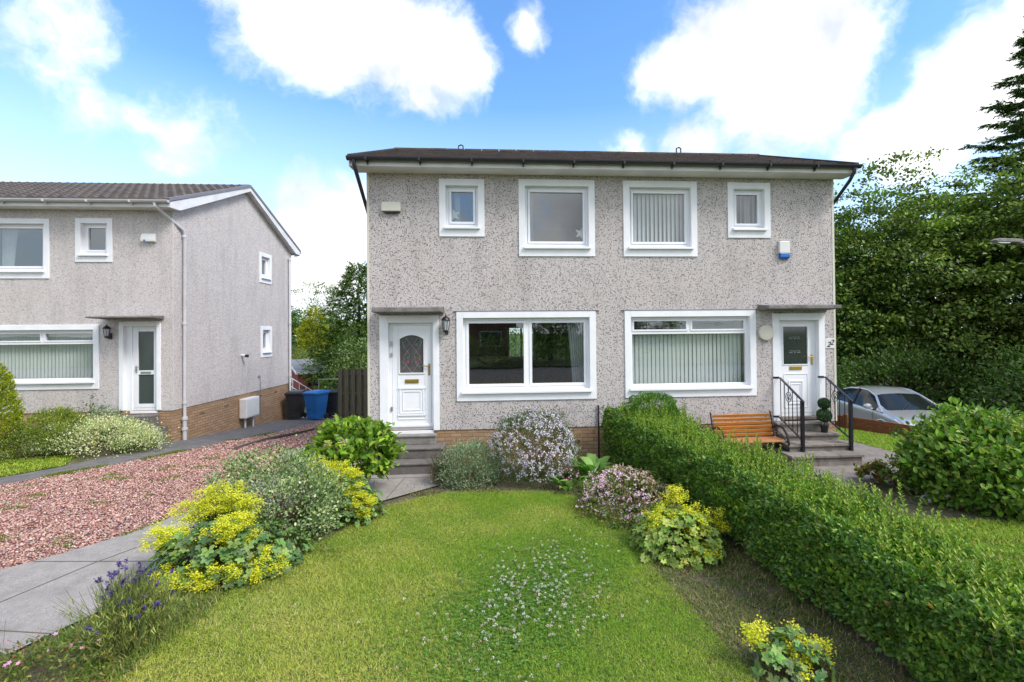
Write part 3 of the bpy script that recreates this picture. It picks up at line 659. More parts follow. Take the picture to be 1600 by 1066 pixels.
# left front door
def leaf_door(root,o,zb,zt,y,style):
    a,b=o; fy=y+.09
    m=MB(); m.frame(a,b,zb-.0,zt,.055,fy,fy+.07,wb=.07); df=m.build('door_frame','upvc',root,bevel=.004)
    m=MB(); x0,x1,z0,z1=a+.058,b-.058,zb+.073,zt-.058; dy=fy-.006
    if style=='arched':
        gx0,gx1,gz0,gz1=x0+.14,x1-.14,z0+1.03,z1-.17
        wall(m,x0,x1,z0,z1,dy,dy+.045,[(gx0,gx1,gz0,gz1)])
        # arched head fillers and mouldings
        n=12; cx=(gx0+gx1)/2; hw=(gx1-gx0)/2
        for i in range(n):
            u0,u1=-1+2*i/n,-1+2*(i+1)/n; zz=lambda u:gz1-.075*(u*u)
            m.prism([(cx+u0*hw,gz1),(cx+u1*hw,gz1),(cx+u1*hw,zz(u1)),(cx+u0*hw,zz(u0))],dy-.001,dy+.04)
            m.bar((cx+u0*hw,dy-.008,zz(u0)),(cx+u1*hw,dy-.008,zz(u1)),.02,.02,(0,1,0))
        m.box(gx0-.02,gx0,dy-.018,dy,gz0-.02,gz1-.075); m.box(gx1,gx1+.02,dy-.018,dy,gz0-.02,gz1-.075); m.box(gx0,gx1,dy-.018,dy,gz0-.02,gz0)
        m.frame(x0+.10,x1-.10,z0+.13,z1-.06,.012,dy-.010,dy)
        m.frame(gx0-.01,gx1+.01,z0+.24,z0+.74,.03,dy-.014,dy); m.frame(gx0+.05,gx1-.05,z0+.30,z0+.68,.018,dy-.012,dy); m.box(gx0-.04,gx1+.04,dy-.02,dy,z0+.72,z0+.75); m.box(gx0-.04,gx1+.04,dy-.02,dy,z0+.20,z0+.23)
        m.box(x0-.03,x1+.03,dy-.03,dy,z0-.01,z0+.03)
        dr=m.build('front_door','upvc',root,bevel=.003)
        m=MB(); m.box(gx0-.003,gx1+.003,dy+.015,dy+.02,gz0-.003,gz1+.003); m.build('glass_panel','frosted_glass',dr)
        m=MB(); y=dy+.012; r=.0020
        for sg in (-1,1):
            for (pts) in ([(0,.0),(.55,.22),(.75,.42),(.3,.62),(-.1,.78),(-.55,.98)],[(.75,.1),(.35,.25),(.2,.5),(.75,.72),(.9,.9)],[(.9,.3),(.5,.42),(.35,.3),(.6,.2),(.85,.3)],[(.2,.78),(.6,.72),(.85,.82),(.7,.95),(.4,.9),(.3,.8)]):
                m.tube([(cx+sg*p*hw*.95,y,gz0+q*(gz1-gz0)*.96) for p,q in pts],r,4)
        m.build('leaded_motif','lead_line',dr)
        H=gz1-gz0
        for (mt,spots) in (('stain_red',[(-.42,.28),(-.28,.27),(.38,.28),(.5,.3)]),('stain_green',[(-.35,.4),(.3,.4),(-.7,.15),(.68,.16),(-.6,.8),(.65,.8),(.45,.75)])):
            for (p,q) in spots:
                m=MB(); m.add([(cx+p*hw-.02,y-.001,gz0+q*H),(cx+p*hw,y-.001,gz0+q*H-.016),(cx+p*hw+.022,y-.001,gz0+q*H+.004),(cx+p*hw,y-.001,gz0+q*H+.02)],[(0,1,2,3)])
                m.build('stained_glass',mt,dr)
        m=MB(); m.box(cx-.13,cx+.13,dy-.014,dy,gz0-.20,gz0-.125); m.box(cx-.105,cx+.105,dy-.02,dy-.013,gz0-.185,gz0-.14); m.build('letterbox','gold',dr,bevel=.003)
        m=MB(); hx=x1-.035; m.box(hx-.018,hx+.018,dy-.014,dy,z0+.98,z0+1.2); m.tube([(hx,dy-.01,z0+1.16),(hx,dy-.05,z0+1.16),(hx-.12,dy-.05,z0+1.165)],.011,8); m.build('door_handle','gold',dr,bevel=.002)
        m=MB(); m.box(x0-.03,x0+.0,dy-.02,dy,z0+1.35,z0+1.42); m.box(x0-.03,x0,dy-.02,dy,z0+1.55,z0+1.64); m.box(x0-.03,x0,dy-.02,dy,z0+.3,z0+.38); m.build('hinge','steel',dr)
        m=MB(); m.box(a-.0,b+.0,fy-.085,fy+.03,zb-.075,zb-.001); m.build('door_threshold','upvc',root,bevel=.004)
    elif style=='half_glass':
        gx0,gx1,gz0,gz1=x0+.075,x1-.12,z0+.99,z1-.07
        wall(m,x0,x1,z0,z1,dy,dy+.045,[(gx0,gx1,gz0,gz1)])
        m.frame(gx0-.018,gx1+.018,gz0-.018,gz1+.018,.018,dy-.014,dy)
        m.frame(gx0,gx1,z0+.10,z0+.80,.012,dy-.010,dy); m.frame(gx0+.10,gx1-.10,z0+.17,z0+.66,.03,dy-.014,dy); m.frame(gx0+.15,gx1-.15,z0+.24,z0+.59,.016,dy-.010,dy)
        dr=m.build('front_door','upvc',root,bevel=.003)
        m=MB(); m.box(gx0-.003,gx1+.003,dy+.015,dy+.02,gz0-.003,gz1+.003); m.build('glass_panel','dark_glass',dr)
        m=MB(); cx=(gx0+gx1)/2; y=dy+.012; H=gz1-gz0
        for q in (.33,.70):
            zc=gz0+q*H
            for sg in (-1,1): m.tube([(cx,y,zc-.03),(cx+sg*.03,y,zc+.035),(cx+sg*.055,y,zc+.01),(cx+sg*.1,y,zc+.02),(cx+sg*.12,y,zc-.015),(cx+sg*.05,y,zc-.02)],.0045,4)
        m.build('leaded_motif','lead_line',dr)
        m=MB(); m.box(cx-.13,cx+.13,dy-.014,dy,gz0-.115,gz0-.045); m.build('letterbox','gold',dr,bevel=.003)
        m=MB(); hx=x1-.03; m.box(hx-.016,hx+.016,dy-.014,dy,z0+.98,z0+1.18); m.tube([(hx,dy-.01,z0+1.14),(hx,dy-.05,z0+1.14),(hx-.1,dy-.05,z0+1.14)],.01,8); m.build('door_handle','gold',dr)
        m=MB(); m.box(a,b,fy-.085,fy+.03,zb-.06,zb-.001); m.build('door_threshold','stone_step',root,bevel=.004)
    else:
        zm=z0+.83; g1=(x0+.075,x1-.075,zm+.08,z1-.07); g2=(x0+.075,x1-.075,z0+.09,zm-.02)
        wall(m,x0,x1,z0,z1,dy,dy+.045,[g1,g2]); dr=m.build('front_door','upvc',root,bevel=.003)
        for g in (g1,g2): m=MB(); m.box(g[0]-.003,g[1]+.003,dy+.02,dy+.025,g[2]-.003,g[3]+.003); m.build('glass_panel','door_glass',dr)
        m=MB(); cx=(x0+x1)/2; m.box(cx-.12,cx+.12,dy-.012,dy,zm+.005,zm+.055); m.build('letterbox','steel',dr,bevel=.002)
        m=MB(); m.box(x0+.02,x0+.05,dy-.012,dy,zm+.02,zm+.2); m.tube([(x0+.035,dy-.01,zm+.16),(x0+.035,dy-.045,zm+.16),(x0+.13,dy-.045,zm+.16)],.01,8); m.build('door_handle','steel',dr)
        m=MB(); m.box(a,b,fy-.085,fy+.03,zb-.06,zb-.001); m.build('door_threshold','upvc',root,bevel=.004)
leaf_door(house,(-2.25,-1.40),.83,2.90,0,'arched')
leaf_door(house,(5.53,6.36),.93,2.89,0,'half_glass')
# ------------------------------------------------------------------ the neighbouring pair on the left
NX1=-8.16; NX0=NX1-9.36; NY=2.9
f=lambda x0,x1:(NX1-x1,NX1-x0)
nspec=dict(cast='roughcast_pale',verge=.17,eave_z=5.93,tiles='wave',roofmat='roof_grey',vergemat='verge_grey',gutmat='pipe_white',partitions=[],bead='roughcast_pale',
 windows=[(*f(1.39,2.24),4.50,5.57,'single'),(*f(2.83,4.34),4.10,5.55,'single'),(*f(5.02,6.5),4.10,5.55,'single'),(*f(1.70,4.40),1.42,2.98,'top_lights',.9),(*f(4.96,7.66),1.42,2.98,'top_lights',.7)],
 doors=[dict(o=(NX1-1.14,NX1-.37,2.93)),dict(o=(NX0+.37,NX0+1.14,2.93))],
 gable_windows=[(6.88,7.67,4.44,5.46),(6.95,7.68,1.93,2.98)],
 back_holes=[(NX0+2,NX0+3.5,1.7,2.9),(NX1-4,NX1-2.2,1.7,2.9)],
 vents=[(4.02,.60,'g'),(5.11,.62,'g'),(6.99,.65,'g'),(7.98,.65,'g'),(NX1-2.95,.52,'f')])
nhouse,NW=make_house('neighbour_house','pale roughcast house on the left with grey pantile roof and buff brick base',NX0,NX1,NY,HY,.86,5.80,7.36,.38,nspec)
for n_ in (0,1,2):
    w,_,(a,b,c,d,fy)=NW[n_]
    if n_: curtain(w,a,a+.38,c,d,fy+.12,taper=.3)
for (x0,x1,z0,z1) in ((NX1-1.24,NX1-.28,3.05,.88),): door_surround(nhouse,x0,x1,z0,z1,NX1-1.14,NX1-.37,2.93,NY)
door_surround(nhouse,NX0+.28,NX0+1.24,3.05,.88,NX0+.37,NX0+1.14,2.93,NY)
canopy(nhouse,NX1-1.56,NX1-.20,3.10,3.19,NY,.55); canopy(nhouse,NX0+.2,NX0+1.56,3.10,3.19,NY,.55)
leaf_door(nhouse,(NX1-1.00,NX1-.37),.86,2.93,NY,'two_panes'); leaf_door(nhouse,(NX0+.37,NX0+1.14),.86,2.93,NY,'two_panes')
m=MB(); m.box(NX1-1.14,NX1-1.00,NY+.07,NY+.2,.80,2.93); m.build('door_reveal','upvc',nhouse)
xg=NX1+.055
pipe(nhouse,[(NX1-.12,NY-.42,5.88),(NX1-.12,NY-.42,5.78),(xg,NY+.28,5.36),(xg,NY+.33,5.28),(xg,NY+.33,.62)],.037,'pipe_white',[(xg,NY+.33,5.2),(xg,NY+.33,3.0),(xg,NY+.33,1.0)])
pipe(nhouse,[(xg,NY+.33,.66),(xg,NY+.33,.05)],.048,'pipe_white',[(xg,NY+.33,.60),(xg,NY+.33,.34)])
pipe(nhouse,[(NX1+.12,NY+HY+.42,5.88),(NX1+.12,NY+HY+.42,5.80),(xg,NY+HY-.25,5.55),(xg,NY+HY-.25,-.35)],.037,'pipe_white',[(xg,NY+HY-.25,5.5),(xg,NY+HY-.25,3.1),(xg,NY+HY-.25,1.15)])
m=MB(); m.tube([(NX1,5.84,2.07),(NX1+.12,5.84,2.05)],.04,10); m.build('flue_pipe','white_plastic',nhouse); m=MB(); m.tube([(NX1+.12,5.84,2.05),(NX1+.2,5.84,2.04)],.045,10); m.build('flue_end','iron_black',nhouse)
m=MB(); m.tube([(NX1+.01,6.75,1.3),(NX1+.05,6.75,1.35),(NX1+.03,6.88,1.33)],.012,6); m.tube([(NX1+.02,6.88,1.33),(NX1+.02,6.9,.9),(NX1+.02,6.92,-.1)],.008,6); m.build('outside_tap','verge_grey',nhouse)
m=MB()
p0=Vector((-16.35,6.2,7.38)); m.tube([p0,p0+Vector((0,0,.30))],.015,6); m.tube([p0+Vector((-.5,0,.16)),p0+Vector((.45,0,.29))],.008,5)
for i in range(7): q=p0+Vector((-.45+i*.14,0,.17+i*.019)); m.tube([q+Vector((0,-.15,0)),q+Vector((0,.15,0))],.005,4)
aer=thing('tv_aerial','thin metal television aerial on the roof ridge at the left edge','aerial',p0); m.build('antenna','steel',aer)

# ------------------------------------------------------------------ fittings on the walls
def rbox(m,x0,x1,y0,y1,z0,z1): m.box(x0,x1,y0,y1,z0,z1); return m
t_=thing('alarm_box','cream alarm box with dark underside high beside the small upper left window','alarm box',(-2.17,0,5.0))
m=MB(); m.prism([(-2.35,5.03),(-1.99,5.03),(-1.985,5.12),(-2.0,5.215),(-2.34,5.215),(-2.355,5.12)],-.075,-.001); m.build('cover','cream_plastic',t_,bevel=.015)
m=MB(); m.prism([(-2.33,5.028),(-2.01,5.028),(-2.06,5.0),(-2.28,5.0)],-.065,-.001); m.build('lens','black_paint',t_,bevel=.005)
t_=thing('alarm_box','tall white alarm box with blue lower half below the small upper right window','alarm box',(5.64,0,4.14))
m=MB(); m.box(5.53,5.75,-.07,-.001,4.25,4.49); m.build('cover','white_plastic',t_,bevel=.012)
m=MB(); m.prism([(-.068,4.25),(-.001,4.25),(-.001,4.14),(-.04,4.14),(-.068,4.17)],5.545,5.745,axis='x'); m.build('lens','blue_plastic',t_,bevel=.008)
ax_=NX1-.85
t_=thing('alarm_box','white alarm box with small blue lamp on the wall of the pale left house','alarm box',(NX1-.53,NY,5.0))
m=MB(); m.prism([(NY-.001,5.19),(NY-.05,5.19),(NY-.085,5.06),(NY-.085,5.0),(NY-.001,4.98)],NX1-.70,NX1-.37,axis='x'); m.build('cover','white_plastic',t_,bevel=.008)
m=MB(); m.lathe((NX1-.60,NY-.085,5.02),[(.02,-.012),(.02,.01)],10,'y'); m.build('lens','blue_plastic',t_)
def coach_lamp(x,y,z,label,s=1.0,arm=0):
    t=thing('wall_lamp',label,'wall lamp',(x,y,z)); yy=y-.13*s
    m=MB(); m.box(x-.03,x+.03,y-.015,y-.001,z-.19*s,z-.03*s); m.tube([(x,y-.01,z-.08*s),(x,y-.07*s,z-.17*s),(x,yy,z-.15*s)],.012,6)
    m.build('bracket','iron_black',t,smooth=True)
    m=MB(); m.lathe((x,yy,z),[(.035*s,-.155*s),(.05*s,-.13*s),(.05*s,-.11*s)],10); m.lathe((x,yy,z),[(.085*s,.07*s),(.085*s,.085*s),(.06*s,.13*s),(.02*s,.155*s),(.012*s,.19*s)],12)
    for k in range(6): a=k*PI/3; m.tube([(x+.048*s*math.cos(a),yy+.048*s*math.sin(a),z-.11*s),(x+.075*s*math.cos(a),yy+.075*s*math.sin(a),z+.075*s)],.006,4)
    m.build('lantern_frame','iron_black',t,smooth=True)
    m=MB(); m.lathe((x,yy,z),[(.042*s,-.11*s),(.07*s,.07*s)],12); m.build('lantern_glass','lamp_clear',t,smooth=True)
    return t
coach_lamp(-1.14,0,2.86,'black lantern wall lamp between the left white door and its wide window')
coach_lamp(NX1-1.43,NY,2.80,'black lantern wall lamp beside the door of the pale left house',.95)
t_=thing('extractor_cover','round pale green-white cover on the wall beside the right front door','vent cover',(5.24,0,2.64))
m=MB(); m.lathe((5.24,-.0,2.645),[(.155,-.002),(.158,-.04),(.148,-.062),(.08,-.072),(.001,-.074)],28,'y'); m.build('disc','cream_plastic',t_,smooth=True)
# number plate with the figures 22
t_=thing('house_number_plate','small white wall plaque with black slanted number 22','number plate',(6.60,0,2.41))
m=MB(); m.box(6.506,6.695,-.014,-.001,2.315,2.515); m.build('plaque','white_plastic',t_,bevel=.004)
def text(body,size,loc,parent,mat,shear=.25,name='lettering'):
    c=bpy.data.curves.new(name,'FONT'); c.body=body; c.size=size; c.shear=shear; c.extrude=.002; c.offset=.002
    o=bpy.data.objects.new(name,c); col.objects.link(o); dg=bpy.context.evaluated_depsgraph_get(); me=bpy.data.meshes.new_from_object(o.evaluated_get(dg)); bpy.data.objects.remove(o)
    me.transform(Matrix.Translation(Vector(loc)-rootloc(parent))@Matrix.Rotation(PI/2,4,'X')); me.materials.clear(); me.materials.append(MATS[mat])
    o=bpy.data.objects.new(name,me); col.objects.link(o); o.parent=parent; return o
text('2',.15,(6.530,-.0165,2.345),t_,'black_paint',.35,'numeral'); text('2',.15,(6.600,-.0165,2.385),t_,'black_paint',.35,'numeral')
t_=thing('meter_box','white gas meter box on two pipes low on the pale gable wall','meter box',(NX1+.1,6.1,-.1))
m=MB(); m.box(NX1+.001,NX1+.22,5.70,6.45,.13,.73); m.build('cabinet','fascia_white',t_,bevel=.02)
m=MB(); m.box(NX1+.219,NX1+.228,5.74,6.41,.17,.69); m.build('cabinet_door','white_plastic',t_,bevel=.006)
for yy in (5.85,6.3): m=MB(); m.tube([(NX1+.1,yy,.14),(NX1+.1,yy,-.32)],.03,8); m.build('pipe','pipe_white',t_)
def star(c,r,label,rot=0):
    pts=[((r if k%2==0 else r*.42)*math.cos(PI/2+k*PI/5+rot),(r if k%2==0 else r*.42)*math.sin(PI/2+k*PI/5+rot)) for k in range(10)]
    t=MB(); t.prism([(c[0]+a,c[2]+b) for a,b in pts],c[1]-.01,c[1]+.01); o=t.build('star_ornament','star_white'); return tag(o,label,'ornament')
star((-1.0,.19,5.03),.13,'white star hanging in the small upper left window',.2); star((1.52,.19,4.68),.13,'white star hanging in the large upper left window',-.3)

# ------------------------------------------------------------------ steps
st=thing('concrete_steps','three grey concrete steps up to the left white front door','steps',(-1.75,-.3,.18))
for i,(x0,x1,y0,z0,z1) in enumerate([(-2.30,-1.34,-.16,.60,.775),(-2.30,-1.165,-.44,.41,.60),(-2.30,-1.14,-.74,.15,.41)]):
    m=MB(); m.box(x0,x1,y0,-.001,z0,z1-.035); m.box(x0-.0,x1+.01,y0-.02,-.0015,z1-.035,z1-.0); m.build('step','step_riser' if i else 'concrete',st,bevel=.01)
st=thing('stone_steps','four grey stone slab steps up to the right front door','steps',(5.9,-.4,.15))
treads=[(5.36,6.56,-.30,.665,.805),(5.30,6.56,-.60,.535,.665),(5.25,6.55,-.90,.405,.535),(5.12,6.60,-1.22,.15,.405)]
treads=[(5.37,6.50,-.16,.665,.85),(5.33,6.53,-.38,.535,.665),(5.27,6.54,-.68,.405,.535),(5.14,6.53,-.98,.12,.405)]
for i,(x0,x1,y0,z0,z1) in enumerate(treads):
    m=MB()
    zz=z0; k=0
    while zz<z1-.045-.001:
        ze_=min(zz+.085,z1-.045); xx=x0+.03-(.1 if k%2 else 0)
        while xx<x1-.03:
            xe=min(xx+.32+rng.uniform(-.06,.06),x1-.03); m.box(max(xx,x0+.03)+.003,xe-.003,y0+.03+rng.uniform(0,.006),y0+.2,zz+.003,ze_-.003); xx=xe
        zz=ze_; k+=1
    m.box(x0+.035,x1-.035,y0+.04,-.002,z0,z1-.045)
    m.build('riser','stone_step',st)
    m=MB(); xx=x0
    while xx<x1-.02:
        xe=min(xx+.46,x1); xe=x1 if x1-xe<.15 else xe; m.box(xx+.002,xe-.002,y0,-.003,z1-.045,z1); xx=xe
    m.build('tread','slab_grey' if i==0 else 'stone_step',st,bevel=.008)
st=thing('doorstep','two dark grey steps up to the glazed door of the pale left house','steps',(NX1-.7,NY-.3,.1))
for (x0,x1,y0,z0,z1) in [(NX1-1.30,NX1-.30,NY-.30,.50,.78),(NX1-1.2,NX1-.12,NY-.60,.0,.50)]:
    m=MB(); m.box(x0,x1,y0,NY-.001,z0,z1); m.build('step','step_riser',st,bevel=.01)
# ------------------------------------------------------------------ hand rails beside the right-hand steps
def handrail(xw,xp,label):
    t=thing('handrail',label,'railing',(xp,-.62,.405),group='black iron handrails at the right door'); yp=-.68
    P=lambda u,z:(xw+(xp-xw)*u,-.02+(yp+.02)*u,z)
    m=MB(); m.box(xp-.028,xp+.028,yp-.028,yp+.028,.405,1.36); m.lathe((xp,yp,.405),[(.045,0),(.045,.012)],12); m.build('post','iron_black',t,bevel=.004)
    m=MB(); m.box(xw-.09,xw+.03,-.03,-.002,1.715,1.755); m.bar(P(.05,1.735),P(.12,1.735),.03,.022); m.bar(P(.10,1.74),P(1.06,1.345),.045,.022); m.bar(P(1.06,1.35),(xp,yp-.02,1.27),.03,.02); m.build('top_rail','iron_black',t,bevel=.003)
    m=MB(); m.box(xw-.09,xw+.03,-.03,-.002,.935,.97); m.bar(P(.03,.95),P(1,.62),.03,.02); m.build('bottom_rail','iron_black',t)
    zt_=lambda u:1.75-.39*u; zb_=lambda u:.955-.335*u
    for u in (.13,.30,.46,.62,.80):
        m=MB()
        if u==.46: 
            zc=(zt_(u)+.1*zb_(u))/1.1-.02; zc=zt_(u)-.19
            m.tube([P(u,zb_(u)),P(u,zc-.09)],.008,6); m.tube([P(u,zc+.09),P(u,zt_(u))],.008,6)
            m.build('baluster','iron_black',t); m=MB(); c=Vector(P(u,zc)); ax=Vector((xp-xw,yp,0)).normalized()
            el=lambda a,rx,rz:c+ax*(rx*math.cos(a))+Vector((0,0,rz*math.sin(a)))
            m.tube([el(a,.075,.095) for a in np.linspace(0,2*PI,20)],.007,6); m.tube([el(a,.045,.055)+ax*.01 for a in np.linspace(.5,2*PI-.6,14)]+[c],.006,6); m.tube([el(2.2,.075,.095),c+Vector((0,0,.0)),el(4.4,.075,.095)],.006,6); m.tube([c+Vector((0,0,-.06)),c+ax*.03+Vector((0,0,.05))],.005,5)
            m.build('rose_motif','iron_black',t,smooth=True)
        else:
            m.tube([P(u,zb_(u)),P(u,zt_(u))],.008,6); m.build('baluster','iron_black',t)
handrail(5.474,5.545,'black iron handrail with rose motif left of the right door steps, nearest the bench')
handrail(6.425,6.50,'black iron handrail with rose motif on the outer right side of the door steps')
# topiary
t_=thing('topiary','double ball topiary in a small black pot on the right door steps','potted plant',(6.27,-.27,.665))
m=MB(); m.lathe((6.27,-.27,.666),[(.055,0),(.075,.13),(.082,.13),(.082,.15),(.07,.15)],16); m.build('pot','iron_black',t_,smooth=True)
m=MB(); m.tube([(6.27,-.27,.80),(6.27,-.27,1.25)],.01,6); m.build('stem','twig',t_)
for zc,r in ((1.0,.125),(1.235,.10)):
    n=2600; d=rdir(n); P=np.array([6.27,-.27,zc])+d*(r*(1+rng.uniform(-.12,.05,(n,1)))); V,F=leaves(P,unit(d*.6+rdir(n)),d,.022,.014); fastmesh('leaf_ball',V,F,'leaf',palette(n,[(.03,.085,.03),(.045,.12,.035),(.02,.06,.02)]),t_)
# ------------------------------------------------------------------ bench
bt=thing('garden_bench','orange slatted wooden bench with black iron ends left of the right door steps','bench',(4.65,-.40,.18),rz=R(2.2))
def bb(): return MB()
Wb=.62
prof_b=lambda t:(.14+.0-.22*(-t),)  
for k in range(6):                                    # back slats, leaning backwards
    z=.47+k*.072; y=.165+ (k*.072)*.26
    m=bb(); m.obox((0,y,z),((1,0,0),(0,1,.26),(0,-.26,1)),(1.2,.02,.055)); m.build('back_slat','bench_wood',bt,local=True,bevel=.005)
for k in range(5):
    m=bb(); m.box(-.62,.62,-.25+k*.078,-.25+k*.078+.068,.405,.428); m.build('seat_slat','bench_seat',bt,local=True,bevel=.004)
for sx in (-1,1):
    m=bb(); x=sx*.625
    m.tube([(x,.12,.40),(x,.17,.5),(x,.29,.90)],.018,6); m.tube([(x,-.24,.40),(x,.14,.40)],.018,6); m.tube([(x,.14,.40),(x,.20,.22),(x,.27,.0)],.018,6)
    m.tube([(x,.20,.60),(x,.05,.66),(x,-.12,.64),(x,-.24,.53),(x,-.29,.38),(x,-.27,.2),(x,-.31,.0)],.020,8); m.tube([(x,-.2,.41),(x,-.1,.5),(x,.0,.54),(x,.12,.5)],.010,6); m.tube([(x,-.27,.22),(x,0,.28),(x,.2,.22)],.012,6)
    m.build('iron_end','iron_black',bt,local=True,smooth=True)

# ------------------------------------------------------------------ wheelie bins, shed, gate, walls
def bin_(x,y,rz,mat,label,lidmat=None):
    t=thing('wheelie_bin',label,'bin',(x,y,hgt(x,y)+.02),rz,group='wheelie bins at the end of the gravel drive')
    def ring(w,d,z,cy=0): return [(-w/2,cy-d/2,z),(w/2,cy-d/2,z),(w/2,cy+d/2,z),(-w/2,cy+d/2,z)]
    m=MB(); r=[ring(.42,.46,.06),ring(.44,.48,.3),ring(.55,.62,.92),ring(.60,.68,.925),ring(.60,.68,.97)]
    vs=sum(r,[]); fs=[(0,3,2,1)]+[(4*i+j,4*i+(j+1)%4,4*i+4+(j+1)%4,4*i+4+j) for i in range(4) for j in range(4)]+[(16,17,18,19)]
    m.add(vs,fs); 
    for xx in (-.12,.12): m.obox((xx,-.272,.55),((1,0,0),(0,-.11,1),(0,1,.11)),(.018,.6,.014))
    m.obox((0,-.262,.42),((1,0,0),(0,-.11,1),(0,1,.11)),(.26,.018,.016)); m.box(-.1,.1,-.245,-.225,.12,.18)
    m.build('body',mat,t,local=True,bevel=.012)
    m=MB(); vs=ring(.62,.72,.975)+ring(.60,.70,1.0)+ring(.46,.5,1.045); m.add(vs,[(0,3,2,1)]+[(4*i+j,4*i+(j+1)%4,4*i+4+(j+1)%4,4*i+4+j) for i in range(2) for j in range(4)]+[(8,9,10,11)]); m.tube([(-.28,.37,1.0),(.28,.37,1.0)],.02,8); m.build('lid',lidmat or mat,t,local=True,bevel=.01)
    for sx in (-1,1): m=MB(); m.lathe((sx*.25,.22,.10),[(.10,-.025),(.10,.025)],16,'x'); m.build('wheel','rubber',t,local=True,bevel=.006)
bin_(-7.72,8.55,R(8),'bin_black','black wheelie bin beside the gable downpipe of the pale house')
bin_(-6.86,8.2,R(-18),'bin_blue','blue wheelie bin in front of the darker ones')
bin_(-6.62,9.05,R(5),'bin_black','dark wheelie bin half hidden behind the blue bin')
# shed
sx_,sy_=-10.9,16.0; zb_=-1.15
sh=thing('garden_shed','small red timber shed with grey felt roof behind the wheelie bins','shed',(sx_,sy_,zb_),rz=R(34))
m=MB(); wall(m,0,1.55,0,1.78,0,.05,[(.42,1.28,1.02,1.60)]); m.build('window_wall','shed_pink',sh,local=True)
m=MB(); m.box(-.0,.05,.05,2.2,0,1.78); m.box(1.5,1.55,.05,2.2,0,1.78); m.box(.05,1.5,2.15,2.2,0,1.78); m.prism([(0,1.78),(2.2,1.78),(2.2,2.3)],0,.05,axis='x'); m.prism([(0,1.78),(2.2,1.78),(2.2,2.3)],1.5,1.55,axis='x'); m.build('side_wall','shed_red',sh,local=True)
m=MB(); m.frame(.40,1.30,1.0,1.62,.05,-.02,.06); m.box(.68,.71,-.015,.03,1.05,1.57); m.box(.98,1.01,-.015,.03,1.05,1.57); w=m.build('window','shed_pink',sh,local=True); m=MB(); m.box(.45,1.25,.02,.025,1.05,1.57); m.build('pane','dark_glass',w,local=True)
m=MB(); m.prism([(-.18,1.80),(2.4,2.36),(2.4,2.42),(-.18,1.86)],-.12,1.68,axis='x')
for k in range(5): m.prism([(-.18,1.862),(2.4,2.422),(2.4,2.44),(-.18,1.88)],-.12+k*.44,-.10+k*.44,axis='x')
m.build('roof','shed_felt',sh,local=True)
m=MB(); m.box(-.13,1.69,-.21,-.185,1.76,1.87); m.prism([(-.2,1.75),(2.4,2.31),(2.4,2.43),(-.2,1.87)],-.145,-.122,axis='x'); m.build('roof_trim','paint_white',sh,local=True)
gr=thing('garden_handrail','white sloping metal handrail in front of the red shed','railing',(-9.9,14,-.9))
m=MB(); a,b=Vector((-10.9,14,.95)),Vector((-9.35,14,-.05)); m.tube([a,b],.022,6); m.tube([a-Vector((0,0,.42)),b-Vector((0,0,.42))],.018,6); m.build('rail','paint_white',gr)
for k in range(6): q=a.lerp(b,k/5); m=MB(); m.tube([q,(q.x,q.y,q.z-1.0)],.018,6); m.build('post','paint_white',gr)
# timber gate between the houses
gt=thing('slatted_gate','tall weathered green-brown slatted timber fence panel beside the gravel drive','fence',(-4.1,6.42,-.2))
for r_ in range(14):
    x=-5.44+r_*.205
    m=MB(); m.box(x,x+.125,6.36 if r_%1==0 else 6.4,6.382,hgt(x,6.4)+.04,1.56+rng.normal(0,.004)); m.build('slat','gate_wood',gt,bevel=.004)
for r_ in range(13):
    x=-5.34+r_*.205; m=MB(); m.box(x,x+.125,6.425,6.447,hgt(x,6.4)+.04,1.55); m.build('slat','gate_wood',gt,bevel=.004)
for zz in (.1,.72,1.35): m=MB(); m.box(-5.44,-2.66,6.383,6.424,zz,zz+.07); m.build('rail','gate_wood',gt)
# pierced block wall behind the bins, with a rail above
bw=thing('block_wall','low grey pierced concrete block wall behind the bins','wall',(-5.5,9.9,-.8))
m=MB(); y0,y1=9.85,9.97
for i in range(14):
    x=-7.3+i*.3
    for j in range(3):
        z=-.75+j*.3
        m.frame(x+.003,x+.297,z+.003,z+.297,.04,y0,y1)
        for k in range(4):
            a=k*PI/2+PI/4; cx,cz=x+.15,z+.15; m.bar((cx,(y0+y1)/2,cz),(cx+.13*math.cos(a),(y0+y1)/2,cz+.13*math.sin(a)),y1-y0-.01,.035,(0,1,0)) if False else m.obox((cx+.065*math.cos(a),(y0+y1)/2,cz+.065*math.sin(a)),((math.cos(a),0,math.sin(a)),(0,1,0),(-math.sin(a),0,math.cos(a))),(.15,y1-y0-.01,.035))
m.box(-7.3,-3.1,y0-.02,y1+.02,.152,.21); m.box(-7.3,-3.1,y0+.03,y1+.3,-1.6,-.755)
m.build('blocks','block_wall',bw)
m=MB(); m.tube([(-7.6,10.3,.86),(-5.6,10.3,.86)],.018,6); m.tube([(-7.6,10.3,.86),(-7.6,10.3,-.8)],.018,6); m.tube([(-6.6,10.3,.86),(-6.6,10.3,-.8)],.018,6); tag(m.build('yard_rail','steel'),'thin grey metal rail above the pierced block wall','railing')
